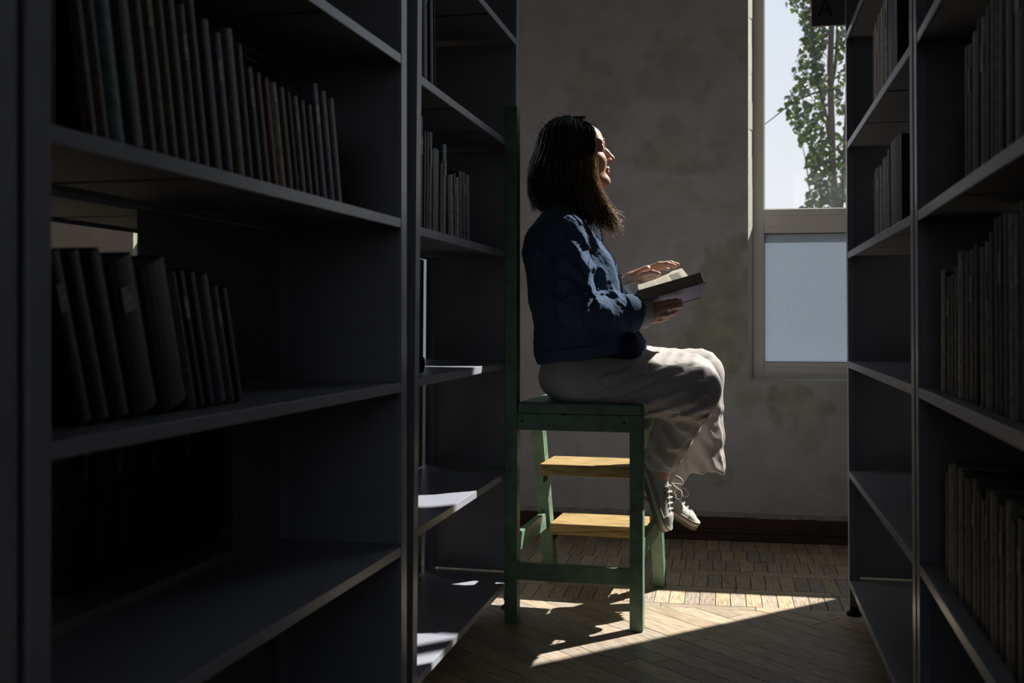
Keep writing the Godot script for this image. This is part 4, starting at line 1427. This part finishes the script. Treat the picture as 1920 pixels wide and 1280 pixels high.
func catmull(p: Array, s: float) -> Vector3:
	var f := s * (p.size() - 1)
	var i := clampi(int(f), 0, p.size() - 2)
	var t := f - i
	var a: Vector3 = p[maxi(i - 1, 0)]
	var b: Vector3 = p[i]
	var c: Vector3 = p[i + 1]
	var d: Vector3 = p[mini(i + 2, p.size() - 1)]
	return b.cubic_interpolate(c, a, d, t)

func jit(a: float) -> Vector3:
	return Vector3(rng.randf_range(-a, a), rng.randf_range(-a, a), rng.randf_range(-a, a))

func make_hair(P: Node, C: Vector3, head: Transform3D) -> void:
	var f := Field.new()
	f.disp = 3
	f.host = self
	f.frame = head
	f.ell(Vector3(-0.020, 0.032, 0), Vector3(0.101, 0.093, 0.086), 0.02)
	f.frame = Transform3D.IDENTITY
	f.chain([Vector3(-0.050, 1.53, 0), Vector3(-0.095, 1.44, 0), Vector3(-0.110, 1.37, 0), Vector3(-0.100, 1.335, 0)], [0.070, 0.062, 0.052, 0.036], 0.03)
	for s: float in [-1.0, 1.0]:
		f.chain([Vector3(-0.045, 1.53, s * 0.05), Vector3(-0.075, 1.43, s * 0.060), Vector3(-0.080, 1.345, s * 0.062)], [0.050, 0.052, 0.036], 0.03)
		f.chain([Vector3(-0.005, 1.54, s * 0.060), Vector3(-0.018, 1.44, s * 0.080), Vector3(-0.020, 1.335, s * 0.078)], [0.036, 0.038, 0.030], 0.03)
	f.chain([Vector3(0.036, 1.545, 0.055), Vector3(0.038, 1.48, 0.072), Vector3(0.036, 1.42, 0.076), Vector3(0.042, 1.36, 0.074)], [0.028, 0.022, 0.020, 0.012], 0.02)
	f.chain([Vector3(0.0, 1.545, -0.055), Vector3(0.0, 1.48, -0.085), Vector3(0.005, 1.40, -0.092), Vector3(0.02, 1.32, -0.090), Vector3(0.05, 1.26, -0.080)], [0.024, 0.018, 0.020, 0.022, 0.012], 0.02)
	f.chain([Vector3(0.010, 1.45, 0.080), Vector3(0.012, 1.38, 0.084), Vector3(0.024, 1.315, 0.082), Vector3(0.050, 1.265, 0.078)], [0.028, 0.028, 0.028, 0.014], 0.02)
	f.frame = head
	f.ell(Vector3(0.140, -0.038, -0.005), Vector3(0.080, 0.112, 0.080), 0.014, 1)
	f.frame = Transform3D.IDENTITY
	var b := Mb.new()
	f.build(b, Vector3(-0.20, 1.19, -0.15), Vector3(0.17, 1.64, 0.15), 0.005)
	var hair := part("hair", b.mesh(M.hair_dark), P)
	var fl := Field.new()
	fl.disp = 3
	fl.host = self
	fl.chain([Vector3(0.036, 1.44, 0.082), Vector3(0.040, 1.39, 0.084), Vector3(0.054, 1.340, 0.080), Vector3(0.086, 1.282, 0.072), Vector3(0.118, 1.238, 0.064)], [0.012, 0.019, 0.020, 0.016, 0.006], 0.02)
	var fb := Mb.new()
	fl.build(fb, Vector3(0.0, 1.21, 0.03), Vector3(0.15, 1.47, 0.13), 0.004)
	part("front_lock", fb.mesh(M.hair_mid), hair)
	# loose strands over the mass
	var dark := Mb.new()
	var light := Mb.new()
	for i in 1200:
		var front := i % 12 in [0, 3, 6, 8, 10]
		var far := i % 9 == 4
		var phi := deg_to_rad(rng.randf_range(62, 100) if front else rng.randf_range(95, 285))
		if far:
			phi = deg_to_rad(rng.randf_range(245, 275))
		var e := Vector3(cos(phi), 0, sin(phi))
		var root: Vector3 = C + Vector3(rng.randf_range(-0.065, 0.030), 0.120, 0.0) + jit(0.004)
		var pts := [root, C + Vector3(e.x * 0.080 - 0.014, 0.092, e.z * 0.066) + jit(0.005), C + Vector3(e.x * 0.104 - 0.022, 0.030, e.z * 0.092) + jit(0.005), C + Vector3(e.x * 0.112 - 0.040, -0.050, e.z * 0.105) + jit(0.007), C + Vector3(e.x * 0.108 - 0.042, -0.115, e.z * 0.108) + jit(0.009), C + Vector3(e.x * 0.098 - 0.042, -0.165 + rng.randf_range(-0.02, 0.03), e.z * 0.100) + jit(0.010)]
		if front:
			var u := rng.randf()
			pts[0] = C + Vector3(rng.randf_range(-0.035, 0.010), 0.117, 0.0) + jit(0.004)
			pts[1] = C + Vector3(0.058, 0.072, 0.048) + jit(0.007)
			pts[2] = C + Vector3(lerpf(0.020, 0.070, u), 0.020, 0.084) + jit(0.008)
			pts[3] = C + Vector3(lerpf(0.000, 0.074, u), -0.070, 0.100) + jit(0.013)
			pts[4] = Vector3(lerpf(0.020, 0.095, u), 1.330, 0.102) + jit(0.016)
			pts[5] = Vector3(lerpf(0.050, 0.150, u), 1.232 + rng.randf_range(-0.014, 0.045), 0.078) + jit(0.016)
		elif far:
			pts[5] = Vector3(0.04, 1.26, -0.09) + jit(0.02)
		var r := rng.randf_range(0.0007, 0.0015)
		var line := PackedVector3Array()
		var rad := PackedFloat32Array()
		for k in 15:
			line.append(catmull(pts, k / 14.0))
			rad.append(r * (1.0 - 0.6 * k / 14.0))
		if front and rng.randf() < 0.62:
			dark.tube(line.slice(0, 8), rad.slice(0, 8), 3, false)
			light.tube(line.slice(7), rad.slice(7), 3, false)
		else:
			dark.tube(line, rad, 3, false)
	# a few flyaways round the crown and under the chin
	for i in 60:
		var a := rng.randf_range(0.5, 2.9)
		var p0 := C + Vector3(cos(a) * 0.095 - 0.02, 0.03 + sin(a) * 0.085, rng.randf_range(-0.03, 0.06))
		var p1 := p0 + Vector3(rng.randf_range(-0.02, 0.02), rng.randf_range(0.003, 0.014), 0)
		var p2 := p1 + Vector3(rng.randf_range(-0.03, 0.02), rng.randf_range(-0.012, 0.006), 0)
		dark.tube(PackedVector3Array([p0, p1, p2]), PackedFloat32Array([0.0006, 0.0005, 0.0003]), 3, false)
	var st := part("strands", dark.mesh(M.hair_strand), hair)
	st.set_meta("kind", "stuff")
	var sl := part("light_strands", light.mesh(M.hair_light), hair)
	sl.set_meta("kind", "stuff")
	sl.set_meta("label", "golden brown ends of the front lock")

const SHOE_L := 0.232

# half width of the shoe at t, and how far its middle lies off the axis
func shoe_outline(t: float, grow: float) -> Vector2:
	var w := 0.030 + 0.013 * smoothstep(0.30, 0.72, t)
	if t < 0.12:
		w *= sqrt(maxf(0.02, 1.0 - pow((0.12 - t) / 0.13, 2.0)))
	if t > 0.80:
		w *= sqrt(maxf(0.02, 1.0 - pow((t - 0.80) / 0.205, 2.0)))
	return Vector2(w + grow, 0.004 * sin(t * PI))

func shoe_poly(grow: float) -> PackedVector2Array:
	var o := PackedVector2Array()
	for k in 25:
		var q := shoe_outline(k / 24.0, grow)
		o.append(Vector2(k / 24.0 * (SHOE_L + 2.0 * grow) - grow, q.y + q.x))
	for k in range(24, -1, -1):
		var q := shoe_outline(k / 24.0, grow)
		o.append(Vector2(k / 24.0 * (SHOE_L + 2.0 * grow) - grow, q.y - q.x))
	return o

# canvas sneaker; x from heel to toe, y up from the sole
func make_shoe(P: Node, at: Transform3D) -> void:
	var L := SHOE_L
	var sh := Node3D.new()
	sh.name = "shoe"
	sh.transform = at
	P.add_child(sh, true)
	var so := Mb.new()
	so.prism(shoe_poly(0.002), 0.004, 0.030, 0.002, Vector2(1, 0), Vector2.ZERO, true)
	var sole := part("sole", so.mesh(M.shoe_rubber), sh)
	var ou := Mb.new()
	ou.prism(shoe_poly(0.0025), 0.0, 0.006, 0.0, Vector2(1, 0), Vector2.ZERO, true)
	part("tread", ou.mesh(M.outsole), sole)
	var s1 := Mb.new()
	s1.prism(shoe_poly(0.0028), 0.0235, 0.0262, 0.0, Vector2(1, 0), Vector2.ZERO, true)
	part("red_stripe", s1.mesh(M.stripe_red), sole)
	var s2 := Mb.new()
	s2.prism(shoe_poly(0.0030), 0.0085, 0.0112, 0.0, Vector2(1, 0), Vector2.ZERO, true)
	part("black_stripe", s2.mesh(M.stripe_black), sole)
	# upper: cross sections from heel to toe
	var up := Mb.new()
	var rings := []
	for i in 19:
		var t := 0.02 + 0.96 * i / 18.0
		var q: Vector2 = shoe_outline(t, -0.002)
		var top := lerpf(0.078, 0.070, smoothstep(0.0, 0.3, t))
		top = lerpf(top, 0.046, smoothstep(0.38, 0.80, t))
		top = lerpf(top, 0.030, smoothstep(0.86, 1.0, t))
		var ring := PackedVector3Array()
		for k in 16:
			var a := PI * k / 15.0
			var yy := 0.022 + (top - 0.022) * pow(maxf(sin(a), 0.0), 0.75)
			ring.append(Vector3(t * L, yy, q.y + q.x * cos(a) * (1.0 - 0.25 * (yy - 0.022) / 0.056)))
		rings.append(ring)
	up.loft(rings, true, true, true)
	part("upper", up.mesh(M.canvas), sh)
	var tc := Mb.new()
	rings = []
	for i in 9:
		var t := 0.80 + 0.195 * i / 8.0
		var q: Vector2 = shoe_outline(t, 0.0)
		var top := lerpf(0.050, 0.032, smoothstep(0.80, 1.0, t))
		var ring := PackedVector3Array()
		for k in 14:
			var a := PI * k / 13.0
			ring.append(Vector3(t * L, 0.024 + (top - 0.024) * pow(maxf(sin(a), 0.0), 0.7), q.y + q.x * cos(a)))
		rings.append(ring)
	tc.loft(rings, true, true, true)
	part("toe_cap", tc.mesh(M.shoe_rubber), sh)
	# laces across the tongue, eyelets and a bow
	for i in 5:
		var t := 0.42 + 0.075 * i
		var y := lerpf(0.071, 0.050, i / 4.0)
		var lb := Mb.new()
		lb.tube(PackedVector3Array([Vector3(t * L, y - 0.012, -0.022), Vector3(t * L + 0.004, y + 0.002, -0.010), Vector3(t * L + 0.004, y + 0.0035, 0.006), Vector3(t * L, y - 0.010, 0.024)]), PackedFloat32Array([0.0028, 0.003, 0.003, 0.0028]), 6, true, 0.5)
		part("lace", lb.mesh(M.lace), sh)
		for s: float in [-1.0, 1.0]:
			var ey := Mb.new()
			var c := Vector3(t * L, y - 0.013, s * 0.0262)
			ey.tube(PackedVector3Array([c, c + Vector3(0, 0.001, s * 0.002)]), PackedFloat32Array([0.0032, 0.0026]), 8)
			part("eyelet", ey.mesh(M.stripe_black), sh)
	var kn := Vector3(0.40 * L, 0.078, 0.002)
	for e in [[Vector3(0.012, 0.040, 0.020), Vector3(-0.020, 0.030, 0.030)], [Vector3(0.034, 0.026, 0.012), Vector3(0.050, 0.006, 0.022)]]:
		var bl := Mb.new()
		var lp := [kn, kn + e[0] * 0.6, kn + e[0], kn + (e[0] + e[1]) * 0.62, kn + e[1], kn + e[1] * 0.4, kn]
		var line := PackedVector3Array()
		var rad := PackedFloat32Array()
		for k in 19:
			line.append(catmull(lp, k / 18.0))
			rad.append(0.0026)
		bl.tube(line, rad, 6, true, 0.6)
		part("bow", bl.mesh(M.lace), sh)

# hardback held open: the near half low, the far half tilted up into the sun. In the reader's coordinates, a thing of its own.
func make_open_book() -> void:
	var u := Vector3(0.93, 0.275, -0.24).normalized()
	var S := Vector3(0.386, 1.022, -0.095)
	var v1 := Vector3(0.045, 0.050, 0.13)
	v1 = (v1 - u * v1.dot(u)).normalized()
	var v2 := Vector3(-0.353, 0.49, -0.786)
	v2 = (v2 - u * v2.dot(u)).normalized()
	var O := S - u * 0.215 + READER
	var o := thing("open_book", "open hardback with lilac cover held in the woman's hands", "book", Transform3D(Basis(), O))
	var ln := 0.215
	var wd := 0.146
	for e in [[v1, v2, 0.034, 0], [v2, v1, 0.032, 1]]:
		var v: Vector3 = e[0]
		var other: Vector3 = e[1]
		var n := u.cross(v).normalized()
		if n.dot(other) < 0.0:
			n = -n
		var bs := Basis(u, n, v)
		# cover board lies below, pages above
		part("cover", boxmesh(Vector3(ln + 0.008, 0.003, wd + 0.006), M.cover_lilac, 0.0008), o, Transform3D(bs, u * ln / 2 + v * (wd / 2 + 0.004) - n * 0.0016))
		var th: float = e[2]
		var blk := part("page_block", boxmesh(Vector3(ln - 0.002, th, wd), M.page_edge, 0.001), o, Transform3D(bs, u * ln / 2 + v * (wd / 2 + 0.002) + n * (th / 2 + 0.0003)))
		# top leaf, curling a little in to the gutter
		var lf := Mb.new()
		var prev := []
		for i in 9:
			var t := i / 8.0
			var y := th / 2 + 0.0012 + 0.004 * sin(t * PI) - 0.003 * exp(-t * 9.0)
			var a := Vector3(-ln / 2 + 0.001, y, -wd / 2 + wd * t)
			var b2 := Vector3(ln / 2 - 0.001, y, -wd / 2 + wd * t)
			var nn := Vector3(0, 1, -0.06 * cos(t * PI)).normalized()
			var cur := [lf.add(a, nn, Vector2(t, 1)), lf.add(b2, nn, Vector2(t, 0)), lf.add(a - Vector3(0, 0.0006, 0), -nn, Vector2(t, 1)), lf.add(b2 - Vector3(0, 0.0006, 0), -nn, Vector2(t, 0))]
			if i > 0:
				lf.quad(prev[0], prev[1], cur[1], cur[0])
				lf.quad(prev[2], prev[3], cur[3], cur[2])
			prev = cur
		part("top_page", lf.mesh(M.page_print), blk)
	var sp := Mb.new()
	sp.tube(PackedVector3Array([Vector3.ZERO - u * 0.004, u * (ln + 0.004)]), PackedFloat32Array([0.008, 0.008]), 10)
	part("spine", sp.mesh(M.cover_lilac), o)

# ------------------------------------------------------------------ scene
func _ready() -> void:
	rng.seed = 20240611
	# camera: eye 0.95 m up, turned 10.7 degrees left of the aisle, lens shifted down a little
	var cam := Camera3D.new()
	cam.name = "camera"
	add_child(cam)
	var ca := CameraAttributesPhysical.new()
	ca.frustum_focal_length = 38.0
	ca.frustum_focus_distance = 3.45
	ca.exposure_aperture = 5.0
	ca.frustum_near = 0.05
	ca.frustum_far = 200.0
	cam.attributes = ca
	cam.set_frustum(0.05 * 1280.0 / 2050.0, Vector2(0, -0.05 * 42.0 / 2050.0), 0.05, 200.0)
	cam.position = Vector3(0, 0.95, 0)
	cam.rotation = Vector3(0, atan(388.0 / 2050.0), 0)
	cam.current = true
	# sky, sun, exposure
	var env := Environment.new()
	env.background_mode = Environment.BG_SKY
	env.tonemap_mode = Environment.TONE_MAPPER_LINEAR
	env.tonemap_exposure = 1.0
	env.sdfgi_enabled = true
	env.ssao_enabled = true
	env.ssil_enabled = true
	var sm := ProceduralSkyMaterial.new()
	sm.sky_top_color = Color(0.72, 0.79, 0.88)
	sm.sky_horizon_color = Color(0.905, 0.905, 0.905)
	sm.sky_curve = 0.25
	sm.ground_horizon_color = Color(0.55, 0.55, 0.52)
	sm.ground_bottom_color = Color(0.35, 0.35, 0.32)
	sm.sun_angle_max = 1.0
	sm.sky_energy_multiplier = 1.12
	var sky := Sky.new()
	sky.sky_material = sm
	env.sky = sky
	var we := WorldEnvironment.new()
	we.name = "world"
	we.environment = env
	add_child(we)
	var sun := DirectionalLight3D.new()
	sun.name = "sun"
	var el := deg_to_rad(44.0)
	var sd := Vector3(-cos(el) * 0.7071, -sin(el), cos(el) * 0.7071)
	sun.transform = Transform3D(Basis.looking_at(sd, Vector3.UP), Vector3(4, 8, -12))
	sun.light_energy = 3.8
	sun.light_color = Color(1.0, 0.975, 0.93)
	sun.light_angular_distance = 0.55
	sun.shadow_enabled = true
	add_child(sun)
	make_materials()
	make_shell()
	make_floor()
	make_racks()
	make_stool()
	make_person()
	make_outside()
	# roller blind in the narrow right-hand light of the window
	var bl := thing("roller_blind", "pale roller blind drawn down in the window's right bay", "blind", Transform3D(Basis(), Vector3(1.77, 0.70, WALL_Z - 0.075)))
	part("cloth", boxmesh(Vector3(0.63, 2.19, 0.002), M.blind_cloth, 0.0004, 0, Vector3(0, 1.105, 0)), bl)
	var rb := Mb.new()
	rb.tube(PackedVector3Array([Vector3(-0.315, 2.205, 0), Vector3(0.315, 2.205, 0)]), PackedFloat32Array([0.02, 0.02]), 12)
	part("roller", rb.mesh(M.window_frame), bl)
	part("bottom_bar", boxmesh(Vector3(0.63, 0.02, 0.008), M.window_frame, 0.001, 0, Vector3(0, 0.012, 0)), bl)
